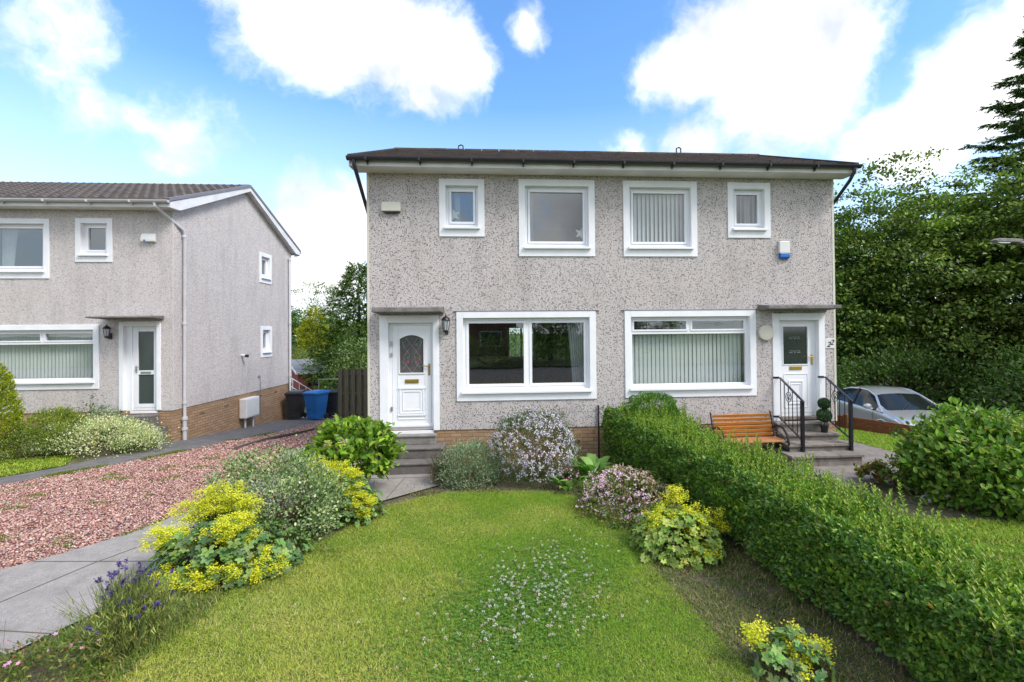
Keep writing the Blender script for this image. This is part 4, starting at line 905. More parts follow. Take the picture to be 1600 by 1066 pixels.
# kerb in the gravel, manhole
m=MB(); kp=[(-5.94,1.55),(-5.80,2.6),(-5.62,3.8),(-5.52,5.0),(-5.46,6.3)]
for (a,b),(c,d) in zip(kp,kp[1:]): m.bar((a,b,hgt(a,b)+.02),(c,d,hgt(c,d)+.02),.07,.13)
tag(m.build('kerb_edging','kerb_conc',bevel=.01),'dark weathered concrete kerb running through the red gravel','kerb')
mh=thing('manhole_cover','square grey concrete drain cover set in the red gravel','manhole cover',(-4.4,1.1,.17),R(25)); m=MB(); m.box(-.35,.35,-.35,.35,.0,.035); m.build('slab','slab_grey',mh,local=True,bevel=.008); m=MB(); m.frame(-.24,.24,-.24,.24,.02,0,.012); m.xf(lambda q:Vector((q.x,q.z,.036+q.y*.5))); m.build('lid_ring','kerb_conc',mh,local=True)
pt=thing('flower_pot','small terracotta flower pot beside the steps of the pale house','pot',(-8.42,2.55,.12)); m=MB(); m.lathe((-8.42,2.55,.11),[(.08,0),(.12,.2),(.14,.2),(.14,.26),(.12,.26),(.11,.2),(.02,.2)],18); m.build('pot','terracotta',pt,smooth=True)
# timber edging in front of the car
te=thing('timber_edging','low brown timber plank edging between the grass strip and the parked car','fence',(9.0,1.6,-.2))
P0=Vector((7.95,3.7,0)); P1=Vector((10.9,-2.2,0)); d=(P1-P0).normalized(); nrm=Vector((d.y,-d.x,0))*-1
L_=(P1-P0).length; nb=4
for r_ in range(5):
    for k in range(nb):
        a=P0+d*(L_*k/nb+.005); b=P0+d*(L_*(k+1)/nb-.005); z=-.29+r_*.155; m=MB()
        tz=lambda p: z+ (0)
        m.bar((a.x,a.y,z+.07),(b.x,b.y,z+.07),.045+.004*(r_%2),.145); m.build('plank','timber_brown',te,bevel=.008)
for k in range(nb+1):
    a=P0+d*(L_*k/nb)-Vector((.06,.03,0)); m=MB(); m.obox((a.x,a.y,.06),(d,(d.y,-d.x,0),(0,0,1)),(.11,.10,.95)); m.build('post','timber_brown',te,bevel=.01)

# ------------------------------------------------------------------ car
def make_car(x,y,z,rz,label):
    """silver saloon; local +y is forwards, origin on the ground at the centre"""
    t=thing('parked_car',label,'car',(x,y,z),rz)
    # stations along the length: y, half width at sill, half width at beltline, sill z, belt z, roof z (=belt outside the cabin), roof half width
    S=[(-2.34,.55,.60,.42,.66,.66,.50),(-2.30,.76,.80,.30,.86,.90,.66),(-2.15,.84,.88,.24,.93,.985,.72),(-1.75,.86,.90,.22,.94,1.01,.72),(-1.45,.87,.90,.20,.94,1.09,.64),(-.95,.88,.91,.19,.935,1.32,.58),(-.5,.88,.915,.19,.93,1.425,.565),(0,.88,.915,.19,.92,1.455,.57),(.35,.88,.915,.19,.915,1.44,.565),(.7,.88,.91,.19,.905,1.33,.60),(1.05,.88,.905,.20,.90,1.12,.67),(1.32,.87,.90,.21,.885,.955,.74),(1.75,.85,.88,.23,.82,.885,.70),(2.05,.80,.84,.25,.74,.80,.64),(2.25,.66,.72,.30,.62,.68,.52),(2.34,.45,.50,.36,.54,.56,.36)]
    rows=[]
    for (yy,ws,wb_,zs,zb2,zr,wr) in S:
        zm=(zs+zb2)/2
        pts=[(0,zs-.02),(ws*.85,zs-.02),(ws,zs+.05),(wb_,zm),(wb_*.995,zb2-.06),(wb_*.965,zb2)]
        cab=zr-zb2
        pts+= [(wb_*.965+(wr-wb_*.965)*.5,zb2+cab*.55),(wr+.02,zr-min(.06,cab*.3)),(wr*.8,zr-.012),(0,zr+.012)]
        rows.append([(p[0],yy,p[1]) for p in pts])
    n=len(rows[0]); glass=[];body=[]; vs=[]; 
    for r in rows: vs+=r
    NV=len(vs); vs+=[(-a,b,c) for a,b,c in vs]
    def wh(i,k): # window side faces between belt (5) and top (7)
        return 4<=i<=11 and k in (5,6)
    for i in range(len(rows)-1):
        for k in range(n-1):
            q=(i*n+k,(i+1)*n+k,(i+1)*n+k+1,i*n+k+1)
            ya=(S[i][0]+S[i+1][0])/2
            isg=False
            if k in (5,6) and 4<=i<=9: isg=True
            if i in (9,10) and k in (7,8): isg=True
            if i in (4,5) and k in (7,8): isg=True
            (glass if isg else body).append((q,k,i))
    def emit(lst):
        m=MB(); fs=[q for q,k,i in lst]; fs2=[tuple(v+NV for v in reversed(q)) for q in fs]; m.add(vs,fs+fs2); return m
    m=emit(body); m.f.append(tuple(range(n))); m.f.append(tuple(NV+k for k in range(n))[::-1]); o=m.build('body','car_silver',t,local=True); 
    me=o.data; bm=bmesh.new(); bm.from_mesh(me); bmesh.ops.remove_doubles(bm,verts=bm.verts,dist=.0008); bmesh.ops.delete(bm,geom=[v for v in bm.verts if not v.link_faces],context='VERTS'); bmesh.ops.recalc_face_normals(bm,faces=bm.faces); bm.to_mesh(me); bm.free()
    me.polygons.foreach_set('use_smooth',[True]*len(me.polygons))
    s2=o.modifiers.new('subd','SUBSURF'); s2.levels=2; s2.render_levels=2
    # glazed cabin sits just inside the body skin, pillars cover the joints
    m=emit(glass); o=m.build('windows','car_glass',t,local=True); me=o.data; bm=bmesh.new(); bm.from_mesh(me); bmesh.ops.remove_doubles(bm,verts=bm.verts,dist=.0008); bmesh.ops.delete(bm,geom=[v for v in bm.verts if not v.link_faces],context='VERTS'); bmesh.ops.recalc_face_normals(bm,faces=bm.faces); bm.to_mesh(me); bm.free(); me.polygons.foreach_set('use_smooth',[True]*len(me.polygons))
    g=lambda i,k,o_=0.006:(rows[i][k][0]+o_,rows[i][k][1],rows[i][k][2])
    for sg in (1,-1):
        mm=lambda pts:[(sg*p[0],p[1],p[2]) for p in pts]
        m=MB(); m.tube(mm([g(11,5),g(10,6),g(10,7),g(9,7),g(8,7),g(7,7),g(6,7),g(5,7),g(4,7)]),.028,6) if False else None
        m=MB(); m.tube(mm([g(11,5,.0),(.76,1.05,1.06),g(9,7,.0),g(8,7,0),g(7,7,0),g(6,7,0),g(5,7,0),(.69,-1.3,1.13),g(3,5,0)]),.030,8); m.build('roof_pillar','car_silver',t,local=True,smooth=True)
        m=MB(); m.tube(mm([(.885,.02,.93),(.745,-.02,1.2),(.60,-.06,1.40)]),.028,6); m.build('door_pillar','dark_plastic',t,local=True,smooth=True); m=MB(); m.tube(mm([(.885,-.95,.94),(.76,-.98,1.16),(.62,-.95,1.30)]),.03,6); m.build('door_pillar','dark_plastic',t,local=True,smooth=True)
        m=MB(); m.tube(mm([(.893,1.25,.895),(.905,.3,.925),(.905,-.8,.935),(.885,-1.5,.95)]),.010,6); m.build('window_trim','chrome',t,local=True)
        m=MB(); m.tube(mm([(.91,1.02,.30),(.925,1.0,.6),(.905,.98,.88)]),.005,4); m.tube(mm([(.92,0,.25),(.928,-.02,.6),(.915,.0,.9)]),.005,4); m.tube(mm([(.92,-1.0,.45),(.928,-1.05,.6),(.91,-1.0,.9)]),.005,4); m.build('door_gap','dark_plastic',t,local=True)
        for yy in (.16,-.82): m=MB(); m.tube(mm([(.925,yy,.80),(.945,yy-.05,.805),(.945,yy-.15,.805),(.925,yy-.2,.80)]),.014,6); m.build('door_handle','car_silver',t,local=True,smooth=True)
        m=MB(); m.lathe((sg*1.0,.92,1.0),[(.02,-.06),(.07,-.05),(.085,0),(.075,.04),(.02,.055)],14,'y'); m.xf(lambda q:Vector((sg*1.0+(q.x-sg*1.0)*1.25,q.y,q.z))); m.tube([(sg*.88,.94,.93),(sg*.97,.92,.96)],.02,6); m.build('wing_mirror','car_silver',t,local=True,smooth=True)
        m=MB(); m.prism([(1.80,.78),(2.22,.60),(2.27,.52),(2.12,.53),(1.86,.60)],sg*.60,sg*.80,axis='x'); 
        m.xf(lambda q:Vector((q.x+sg*(.095 if abs(q.x)>.7 else 0)-sg*max(0,(q.y-1.85))*.32*(1 if abs(q.x)>.7 else 0),q.y+(.06 if abs(q.x)<.7 else 0),q.z+.012))); m.build('headlight','lamp_clear',t,local=True,bevel=.01)
        m=MB(); m.lathe((sg*.70,2.12,.63),[(.055,-.02),(.06,.02),(.05,.03)],14,'y'); m.build('lamp_reflector','chrome',t,local=True,smooth=True)
        m=MB(); m.box(*sorted((sg*.62,sg*.86)),-2.31,-2.18,.66,.86); m.build('tail_light','stain_red',t,local=True,bevel=.02)
        for yy in (1.38,-1.32):
            # wheel arch lip and dark well, then the wheel
            m=MB(); m.tube([(sg*.905,yy+.36*math.cos(a),.33+.36*math.sin(a)) for a in np.linspace(-.15,PI+.15,18)],.020,8); m.build('wheel_arch','car_silver',t,local=True,smooth=True)
            m=MB(); m.lathe((sg*.885,yy,.33),[(.345,-.035),(.345,.034)],28,'x'); m.build('wheel_well','black_paint',t,local=True)
            w_=MB(); w_.lathe((sg*.84,yy,.32),[(.20,-.09),(.30,-.10),(.32,-.07),(.32,.07),(.30,.095),(.20,.095)],28,'x'); wo_=w_.build('wheel','tyre',t,local=True,smooth=True)
            m=MB(); m.lathe((sg*.84+sg*.093,yy,.32),[(.205,-.01),(.205,.01),(.19,.012)],28,'x')
            for k in range(7): a=k*2*PI/7; m.bar((sg*.945,yy,.32),(sg*.945,yy+.19*math.cos(a),.32+.19*math.sin(a)),.012,.05,(1,0,0))
            m.build('rim','steel',wo_,local=True)
    m=MB(); m.box(-.30,.30,2.27,2.335,.50,.64); m.build('grille','dark_plastic',t,local=True,bevel=.01)
    m=MB(); m.frame(-.32,.32,.48,.66,.018,2.29,2.345); m.build('grille_surround','chrome',t,local=True)
    m=MB(); m.tube([(-.75,2.2,.46),(-.4,2.34,.45),(.4,2.34,.45),(.75,2.2,.46)],.012,6); m.build('bumper_strip','dark_plastic',t,local=True)
    m=MB(); m.box(-.26,.26,2.335,2.352,.36,.46); m.build('number_plate','white_plastic',t,local=True)
    for xx in (-.3,.35): m=MB(); m.tube([(xx,1.38,.99),(xx-.35,1.12,1.13)],.008,5); m.build('wiper','dark_plastic',t,local=True)
    return t
make_car(11.50,4.40,-.52,R(180-8),'silver saloon car parked behind the timber edging under the trees')

# ------------------------------------------------------------------ street lamp at the right edge
sl=thing('street_lamp','grey street lamp head reaching in at the right edge before the trees','street lamp',(14.6,2.2,-.4))
m=MB(); m.tube([(14.6,2.2,-.4),(14.6,2.2,1.2),(14.6,2.2,1.25),(14.6,2.2,4.4),(14.45,2.15,4.72),(14.1,2.1,4.85),(13.2,2.0,4.90)],[.09,.09,.06,.055,.05,.045,.04],10); m.build('pole','verge_grey',sl,smooth=True)
m=MB(); m.prism([(12.50,4.955),(12.62,5.0),(13.25,4.985),(13.3,4.93),(13.2,4.89),(12.56,4.90)],1.92,2.08); m.build('lamp_head','concrete',sl,bevel=.02); m=MB(); m.prism([(12.56,4.899),(12.95,4.895),(12.9,4.86),(12.62,4.865)],1.93,2.07); m.build('lens','lamp_clear',sl,bevel=.01)

# ================================================================== planting
UPV=np.array([0,0,1.])
def grow(P,D,Nn,L_,W_,cols,wts,tmpl=LEAF6,var=.22):
    V,F=leaves(P,D,Nn,L_,W_,tmpl); return V,F,palette(len(P),cols,wts,var)
def cat_(parts):
    V=[];F=[];C=[];o=0
    for v,f,c in parts: V.append(v);F.append(f+o);C.append(c);o+=len(v)
    return np.concatenate(V),np.concatenate(F),np.concatenate(C)
def dome(n,c,r,lump=.18,freq=3.,inner=.35,low=-.25,seed=0,flat=1.0):
    """points through the outer part of a lumpy dome"""
    d=rdir(int(n*1.7)); d=d[d[:,2]>low][:n]; n=len(d)
    rad=(1+lump*sn(d*freq,1,seed)+.35*lump*sn(d*freq*3,1,seed+3))*(1-inner*rng.power(.8,n)**1.0*rng.random(n)**1.5)
    return np.array(c)+d*np.array(r)*rad[:,None],d
def stems_mb(c,r,n,base,th=.008,spread=.8,seed=0):
    m=MB(); rg=np.random.default_rng(seed+11)
    for i in range(n):
        a=rg.uniform(0,2*PI); q=rg.uniform(.15,spread); b=Vector(base)+Vector((rg.normal(0,.06),rg.normal(0,.06),0)); e=Vector((c[0]+r[0]*q*math.cos(a),c[1]+r[1]*q*math.sin(a),c[2]+r[2]*rg.uniform(.1,.6)))
        k=b.lerp(e,.5)+Vector((rg.normal(0,.04),rg.normal(0,.04),-.0)); m.tube([b,k,e],[th,th*.7,th*.3],5)
    return m
def bush(name,label,cat,c,r,n,L_,W_,cols,wts=None,lump=.18,freq=3.,low=-.3,tmpl=LEAF6,mat='leaf',upb=.5,inner=.35,seed=0,stems=10,var=.22,th=.008,group=None,clump=26,clr=.13):
    g=hgt(c[0],c[1]); t=thing(name,label,cat,(c[0],c[1],g),group=group)
    kc=max(12,n//clump); Pc,dc=dome(kc,c,r,lump,freq,inner,low,seed); kc=len(Pc); ix=rng.integers(0,kc,n); rm=float(np.mean(r)); cs=clr*rm*rng.uniform(.6,1.3,(kc,1))
    d=dc[ix]; P=Pc[ix]+rng.normal(0,1,(n,3))*cs[ix]*np.array([1,1,.7]); tone=np.repeat(rng.uniform(.85,1.15,kc)[ix],2)[:,None]
    P[:,2]=np.maximum(P[:,2],g+.02)
    D=unit(d*.7+rdir(len(P))*.8+UPV*upb); Nn=unit(d*.6+UPV*.8+rdir(len(P))*.45)
    sz=rng.uniform(.7,1.25,len(P)); V,F,C=grow(P,D,Nn,L_*sz,W_*sz,cols,wts,tmpl,var)
    fastmesh('foliage',V,F,mat,(C*tone).clip(0,.9),t)
    if stems: stems_mb(c,r,stems,(c[0],c[1],g-.02),th,seed=seed).build('stems','twig',t)
    return t
def dots(name,P,size,cols,parent,mat='petal',wts=None,petals=5,nrm=None,var=.15):
    """small flowers: each a little ring of petals facing roughly nrm"""
    n=len(P); nrm=unit(rdir(n)*.5+(nrm if nrm is not None else UPV)); a=unit(np.cross(nrm,rdir(n))); b=np.cross(nrm,a)
    sz=(size*rng.uniform(.7,1.3,n))[:,None]; vs=[];k=petals
    ang=np.linspace(0,2*PI,k*2,endpoint=False)
    ring=[P+sz*(a*math.cos(t)+b*math.sin(t))*(1 if i%2==0 else .45)+nrm*sz*(.15 if i%2==0 else 0) for i,t in enumerate(ang)]
    V=np.stack([P-nrm*sz*.15]+ring,1).reshape(-1,3); m=2*k+1
    F=[]
    for i in range(k): F.append((0,1+(2*i-1)%(2*k),1+2*i,1+(2*i+1)%(2*k)))
    F=(np.arange(n)[:,None,None]*m+np.array(F)[None]).reshape(-1,4)
    return fastmesh(name,V,F,mat,palette(n,cols,wts,var,k),parent)

# --- privet hedge ---------------------------------------------------
def hedge():
    t=thing('privet_hedge','long leafy green privet hedge running from the house wall to the near right corner','hedge',(2.9,-3.5,.2))
    ys=np.array([-.25,-1.5,-3.4,-5.0,-5.9,-7.4]); xl=np.array([1.80,2.02,2.38,2.50,2.62,2.80]); xr=np.array([3.32,3.26,3.34,3.50,3.62,3.85]); zt=np.array([1.24,1.12,1.10,1.10,1.02,.98])
    def sample(n,mode):
        y=rng.uniform(-7.4,-.25,n) if mode!=2 else np.full(n,-.25)
        if mode!=2:  # denser close to the camera
            y=-.25-7.15*rng.random(n)**.80
        a,b,z=np.interp(-y,-ys,xl),np.interp(-y,-ys,xr),np.interp(-y,-ys,zt); g=HG(a,y)
        u=rng.random(n); depth=rng.exponential(.05,n).clip(0,.22)
        if mode==0:    # top
            x=a+(b-a)*u; P=np.stack([x,y,z],1); nn=np.tile(UPV,(n,1)); edge=np.minimum(u,1-u)*(b-a); P[:,2]-=.26*np.exp(-edge/.16)
        elif mode in (1,3):
            zz=g+.07+(z-g-.05)*u**.8; x=(a if mode==1 else b).copy(); nn=np.tile(np.array([-1.,0,0]) if mode==1 else np.array([1.,0,0]),(n,1)); x+=(-1 if mode==3 else 1)*(.10*(1-u)**2*1.2+.16*np.exp(-(1-u)/.16)); P=np.stack([x,y,zz],1)
            nn=unit(nn+UPV*.25*u[:,None])
        else:
            x=a+(b-a)*u; v=rng.random(n); P=np.stack([x,y,g+.05+(z-g-.05)*v],1); nn=np.tile(np.array([0,1.,0]),(n,1))
        bump=.065*sn(P*np.array([1,1,1.2]),3.1,2)+.04*sn(P,8,5)
        P=P+nn*(bump[:,None]-depth[:,None]); return P,nn
    parts=[]
    for mode,n in ((0,46000),(1,52000),(2,2500),(3,14000)):
        P,nn=sample(n,mode)
        far=((P[:,1]+7.5)/7.3).clip(0,1)
        D=unit(nn*.55+UPV*.55+rdir(len(P))*.85); Nn=unit(nn*.6+UPV*.55+rdir(len(P))*.55)
        sz=rng.uniform(.65,1.25,len(P))*(1+.10*far)
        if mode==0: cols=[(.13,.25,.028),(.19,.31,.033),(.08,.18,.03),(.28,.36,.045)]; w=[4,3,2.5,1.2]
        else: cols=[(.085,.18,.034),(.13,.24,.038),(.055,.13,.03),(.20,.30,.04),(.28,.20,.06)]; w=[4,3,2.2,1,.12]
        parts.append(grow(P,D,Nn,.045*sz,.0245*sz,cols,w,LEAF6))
    # upright new shoots along the top, each a stem with paired leaves
    sh=MB(); n=760; y=-.4-6.9*rng.random(n)**.85; a,b,z=np.interp(-y,-ys,xl),np.interp(-y,-ys,xr),np.interp(-y,-ys,zt); x=a+(b-a)*rng.beta(1.5,1.1,n)
    hh=rng.uniform(.05,.15,n); tall=rng.random(n)<.10; hh[tall]=rng.uniform(.14,.28,tall.sum())
    lp=[];ld=[];ln=[];ls=[]
    fl=(y>-2.6)&(y<-.3); hh[fl]*=.8; fl&=(x<2.9)&(rng.random(n)<.5); hh[fl]+=rng.uniform(.03,.16,fl.sum())
    for i in range(n):
        b0=Vector((x[i],y[i],z[i]-.06)); e=b0+Vector((rng.normal(0,.03),rng.normal(0,.03),hh[i]+.06)); sh.tube([b0,e],[.0022,.001],3,False)
        k=int(hh[i]/.022)+2
        for j in range(k):
            u=.3+.7*j/(k-1); q=b0.lerp(e,u); an=(j%2)*PI/2+rng.uniform(-.3,.3)
            for s_ in (0,PI):
                dd=(math.cos(an+s_),math.sin(an+s_),.7+.8*u); lp.append(q);ld.append(dd);ln.append((-dd[0],-dd[1],.9));ls.append(1.15-.45*u)
    P=np.array([tuple(q) for q in lp]); parts.append(grow(P,np.array(ld)+rng.normal(0,.25,(len(ld),3)),np.array(ln)+rng.normal(0,.3,(len(ld),3)),.044*np.array(ls),.019*np.array(ls),[(.19,.31,.035),(.14,.26,.03),(.28,.36,.05)],None,LEAF6))
    # loose arching growth by the house end
    P,d=dome(5200,(2.72,-.55,1.18),(.52,.35,.38),.3,3,.4,-.1,4); D=unit(d+UPV*.9+rdir(len(P))*.6); parts.append(grow(P,D,unit(d+UPV),.034,.013,[(.09,.22,.03),(.14,.28,.035),(.05,.14,.025)],None,LEAF6))
    V,F,C=cat_(parts); fastmesh('foliage',V,F,'leaf_gloss',C,t)
    sh.build('shoots','twig',t)
    m=MB()
    for i in range(170):
        y_=-.4-6.9*i/170+rng.normal(0,.02); a_,b_,z_=[float(np.interp(-y_,-ys,q)) for q in (xl,xr,zt)]; g=hgt(a_,y_); x_=rng.uniform(a_+.14,b_-.14)
        m.tube([(x_,y_,g-.02),(x_+rng.normal(0,.05),y_+rng.normal(0,.05),g+.4),(x_+rng.normal(0,.12),y_+rng.normal(0,.1),z_-.1)],[.012,.008,.003],5,False)
    m.build('branches','twig',t)
    # shaded twiggy heart of the hedge
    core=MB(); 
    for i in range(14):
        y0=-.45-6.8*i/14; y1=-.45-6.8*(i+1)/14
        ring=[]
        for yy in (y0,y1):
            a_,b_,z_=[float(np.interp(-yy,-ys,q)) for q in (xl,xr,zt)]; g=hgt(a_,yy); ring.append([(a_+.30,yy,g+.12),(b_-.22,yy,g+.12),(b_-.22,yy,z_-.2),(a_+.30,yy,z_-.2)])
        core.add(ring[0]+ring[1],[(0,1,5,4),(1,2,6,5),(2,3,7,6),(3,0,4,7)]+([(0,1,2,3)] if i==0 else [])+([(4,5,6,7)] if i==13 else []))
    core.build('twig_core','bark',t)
hedge()

# --- shrubs and flowers of the front bed ------------------------------
hyd=[(.16,.28,.03),(.23,.36,.04),(.08,.17,.022),(.32,.42,.06)]
t=bush('hydrangea_bush','round bright green hydrangea bush left of the grey front steps','shrub',(-2.36,-1.70,.86),(.58,.50,.42),3600,.098,.068,hyd,[4,3,3,1],lump=.22,freq=2.6,low=-.75,tmpl=LEAFR,stems=22,seed=1,th=.010,inner=.5)
P,d=dome(26,(-2.36,-1.70,.92),(.60,.5,.44),.1,2,.05,.35,1)
for p in P[:9]:
    q=p+rng.normal(0,.035,(60,3))*np.array([1,1,.6]); dots('flower_head',q,.017,[(.62,.58,.10),(.50,.55,.12),(.55,.50,.42)],t)
var_=[(.20,.28,.14),(.48,.53,.32),(.09,.16,.065),(.30,.40,.15)]
bush('variegated_shrub','grey-green variegated shrub between the yellow flowering clumps','shrub',(-2.80,-3.10,.64),(.68,.52,.56),13000,.034,.023,var_,[4,2.4,3.4,2.6],lump=.26,freq=3.2,low=-.75,seed=2,stems=40,inner=.5,clump=22,clr=.12)
bush('grey_shrub','low grey-green shrub left of the lilac flowering bush','shrub',(-.62,-1.25,.42),(.50,.42,.40),12000,.029,.012,[(.20,.29,.18),(.31,.40,.29),(.09,.16,.09),(.42,.40,.28)],[4,2.5,3,.8],lump=.2,freq=3.5,low=-.6,seed=3,upb=.8,stems=24)
t=bush('flowering_hebe','tall round bush covered in pale lilac and white flowers under the window','shrub',(.46,-1.22,.74),(.70,.55,.62),15000,.032,.010,[(.06,.115,.03),(.09,.15,.04),(.13,.14,.05),(.05,.075,.025)],[4,3,1.5,2],lump=.12,freq=3,low=-.85,seed=5,upb=.9,stems=40)
P,d=dome(900,(.46,-1.22,.75),(.74,.59,.66),.14,3,.10,-.6,5); keep=(sn(P,4.5,3)>-.85); P=P[keep]; d=d[keep]
Q=np.repeat(P,8,axis=0)+rng.normal(0,.019,(len(P)*8,3)); dots('flowers',Q,.0125,[(.66,.60,.74),(.50,.41,.68),(.78,.76,.78),(.36,.28,.56)],t,wts=[4,1.6,4,1],nrm=unit(np.repeat(d,8,axis=0)+UPV*.4))
# dry wiry sprigs beside the steps
m=MB(); dt=thing('dry_lavender','wiry brown half dead lavender between the steps and the grey shrub','plant',(-1.13,-1.2,.2))
for i in range(240):
    b=Vector((-1.10+rng.normal(0,.05),-1.25+rng.normal(0,.05),.19)); a=rng.uniform(0,2*PI); r=rng.uniform(.05,.30); e=b+Vector((r*math.cos(a)-.02,r*math.sin(a),rng.uniform(.2,.58))); m.tube([b,b.lerp(e,.5)+Vector((0,0,.05)),e],[.0028,.002,.001],3,False)
m.build('stems','twig',dt)
P=np.array([-1.10,-1.25,.38])+rng.normal(0,1,(1500,3))*np.array([.10,.09,.10]); V,F,C=grow(P,unit(rdir(1500)+UPV),rdir(1500),.024,.004,[(.12,.13,.07),(.18,.14,.08),(.10,.12,.04)],None); fastmesh('leaves',V,F,'leaf',C,dt)

# lady's mantle: fan leaves below, yellow froth above
LOBE=np.array([(0,0,0),(.55,.40,.16),(.96,.17,.02),(1.04,0,.05),(.96,-.17,.02),(.55,-.40,.16)])
def mantle(label,c,r,nl,nf,seed=0,lf=.075,spots=None,lc=((.13,.23,.085),(.19,.31,.09),(.08,.155,.06),(.26,.37,.12))):
    g=hgt(c[0],c[1]); t=thing('ladys_mantle',label,'flowering plant',(c[0],c[1],g),group="yellow flowering lady's mantle clumps")
    P,d=dome(nl,(c[0],c[1],g+.02),(r[0],r[1],r[2]*.72),.2,3,.45,.02,seed)
    # each leaf = five lobes spread as a fan
    n=len(P); ax=unit(d*np.array([1,1,.3])+rdir(n)*.4); Nn=unit(d*.7+UPV*.7+rdir(n)*.55); S=unit(np.cross(Nn,ax)); A=unit(np.cross(S,Nn)); parts=[]
    sz=rng.uniform(.5,1.25,n); cc=palette(n,lc,[4,3,2,1],.22,1)
    for an in (-2.1,-1.05,0,1.05,2.1):
        D=A*math.cos(an)+S*math.sin(an); V,F=leaves(P-A*.01,D+Nn*.18,Nn,lf*sz*.56,lf*sz*.50,LOBE); parts.append((V,F,np.repeat(cc,2,axis=0)))
    V,F,C=cat_(parts); fastmesh('leaves',V,F,'leaf',C,t)
    # flower sprays
    sp=spots or [(0,0,0,1)]
    Ps=[];Ds=[]
    for (ox,oy,oz,s_) in sp:
        k=int(nf*s_/len(sp)); nc=max(5,k//80); cen=np.array([c[0]+ox,c[1]+oy,g+r[2]*.62+oz]); cl=cen+rdir(nc)*np.array([r[0],r[1],r[2]*.7])*rng.random((nc,1))**.45*(.85 if len(sp)==1 else .38)
        cl[:,2]=np.maximum(cl[:,2],g+.10)
        q=np.repeat(cl,80,axis=0)[:k]; q=q+rng.normal(0,1,q.shape)*np.array([.028,.028,.020])*(1 if lf>.06 else .8); Ps.append(q)
    Q=np.concatenate(Ps); dots('flowers',Q,.0095,[(.74,.70,.03),(.82,.76,.05),(.56,.62,.04),(.66,.68,.09)],t,wts=[4,3,2,2],petals=4)
    m=MB()
    for i in range(70):
        q=Q[rng.integers(len(Q))]; m.tube([(c[0]+rng.normal(0,.06),c[1]+rng.normal(0,.06),g),tuple(q)],[.003,.0015],3,False)
    m.build('stems','twig',t); return t
mantle("large yellow flowering clump nearest the concrete path at the left",(-2.97,-3.85),(.76,.54,.66),1000,30000,seed=1,lf=.095,spots=[(-.52,-.1,-.04,1.5),(-.44,.25,.10,1.1),(-.25,.30,.24,1.0),(.02,.12,.20,.8),(.14,-.22,.08,1.2),(.45,-.34,-.24,.9),(-.30,-.45,-.32,.8),(.1,-.45,-.3,.5)])
mantle("yellow flowering clump behind the grey-green variegated shrub",(-2.22,-2.58),(.52,.45,.72),480,15000,seed=2,lf=.09,spots=[(-.38,.1,.16,1.3),(-.12,.1,.14,1.3),(.05,.0,.06,1.2),(.2,-.15,-.10,.9),(.3,-.2,-.2,.6)])
mantle("small yellow flowering clump spilling onto the lawn edge below the hydrangea",(-1.93,-2.78),(.22,.17,.34),60,4200,seed=3,lf=.06)
mantle("yellow-green flowering clump between the pink flowers and the hedge",(1.93,-3.88),(.54,.46,.60),900,6500,seed=4,lf=.085,lc=((.26,.37,.08),(.34,.44,.10),(.16,.26,.06),(.42,.50,.13)),spots=[(-.25,.0,.0,.8),(0,.15,.16,1.0),(.12,-.1,.02,1.2),(.36,-.05,-.06,1.0),(.15,-.3,-.2,.7)])
mantle("small yellow flowering clump at the bottom edge beside the hedge",(2.0,-5.82),(.28,.22,.36),130,3000,seed=5,lf=.08,spots=[(-.20,.08,.02,1),(.06,.05,-.02,1),(.0,-.1,-.12,.6),(.2,.0,-.06,.7)])
# lavender
lv=thing('lavender','lavender plant with dark purple flower spikes beside the concrete path','flowering plant',(-2.98,-5.12,.24))
m=MB(); PP=[];LP=[]
for i in range(900):
    b=Vector((-2.98+rng.normal(0,.07),-5.12+rng.normal(0,.07),.22)); a=rng.uniform(0,2*PI); r=abs(rng.normal(0,.17)); h_=rng.uniform(.32,.66)*(1-.35*min(1,r/.5)); e=b+Vector((r*math.cos(a)*1.1,r*math.sin(a),h_)); k=b.lerp(e,.5)+Vector((0,0,.04)); m.tube([b,k,e],[.0022,.0017,.0012],3,False)
    for u in rng.uniform(.15,.85,5): LP.append(tuple(b.lerp(e,u)))
    if i<64: PP.append((e,(e-k).normalized()))
m.build('stems','leaf_stem',lv)
LP=np.array(LP); V,F,C=grow(LP,unit(rdir(len(LP))*.7+UPV),rdir(len(LP)),.055,.0055,[(.32,.38,.11),(.22,.30,.08),(.42,.44,.12)],None); fastmesh('leaves',V,F,'leaf',C,lv)
Q=[];
for e,dv in PP:
    for j in range(26): Q.append(tuple(e+dv*rng.uniform(-.002,.036)+Vector(tuple(rng.normal(0,.006,3)))))
dots('flower_spikes',np.array(Q),.0085,[(.10,.065,.27),(.16,.10,.40),(.06,.04,.15)],lv,petals=4)
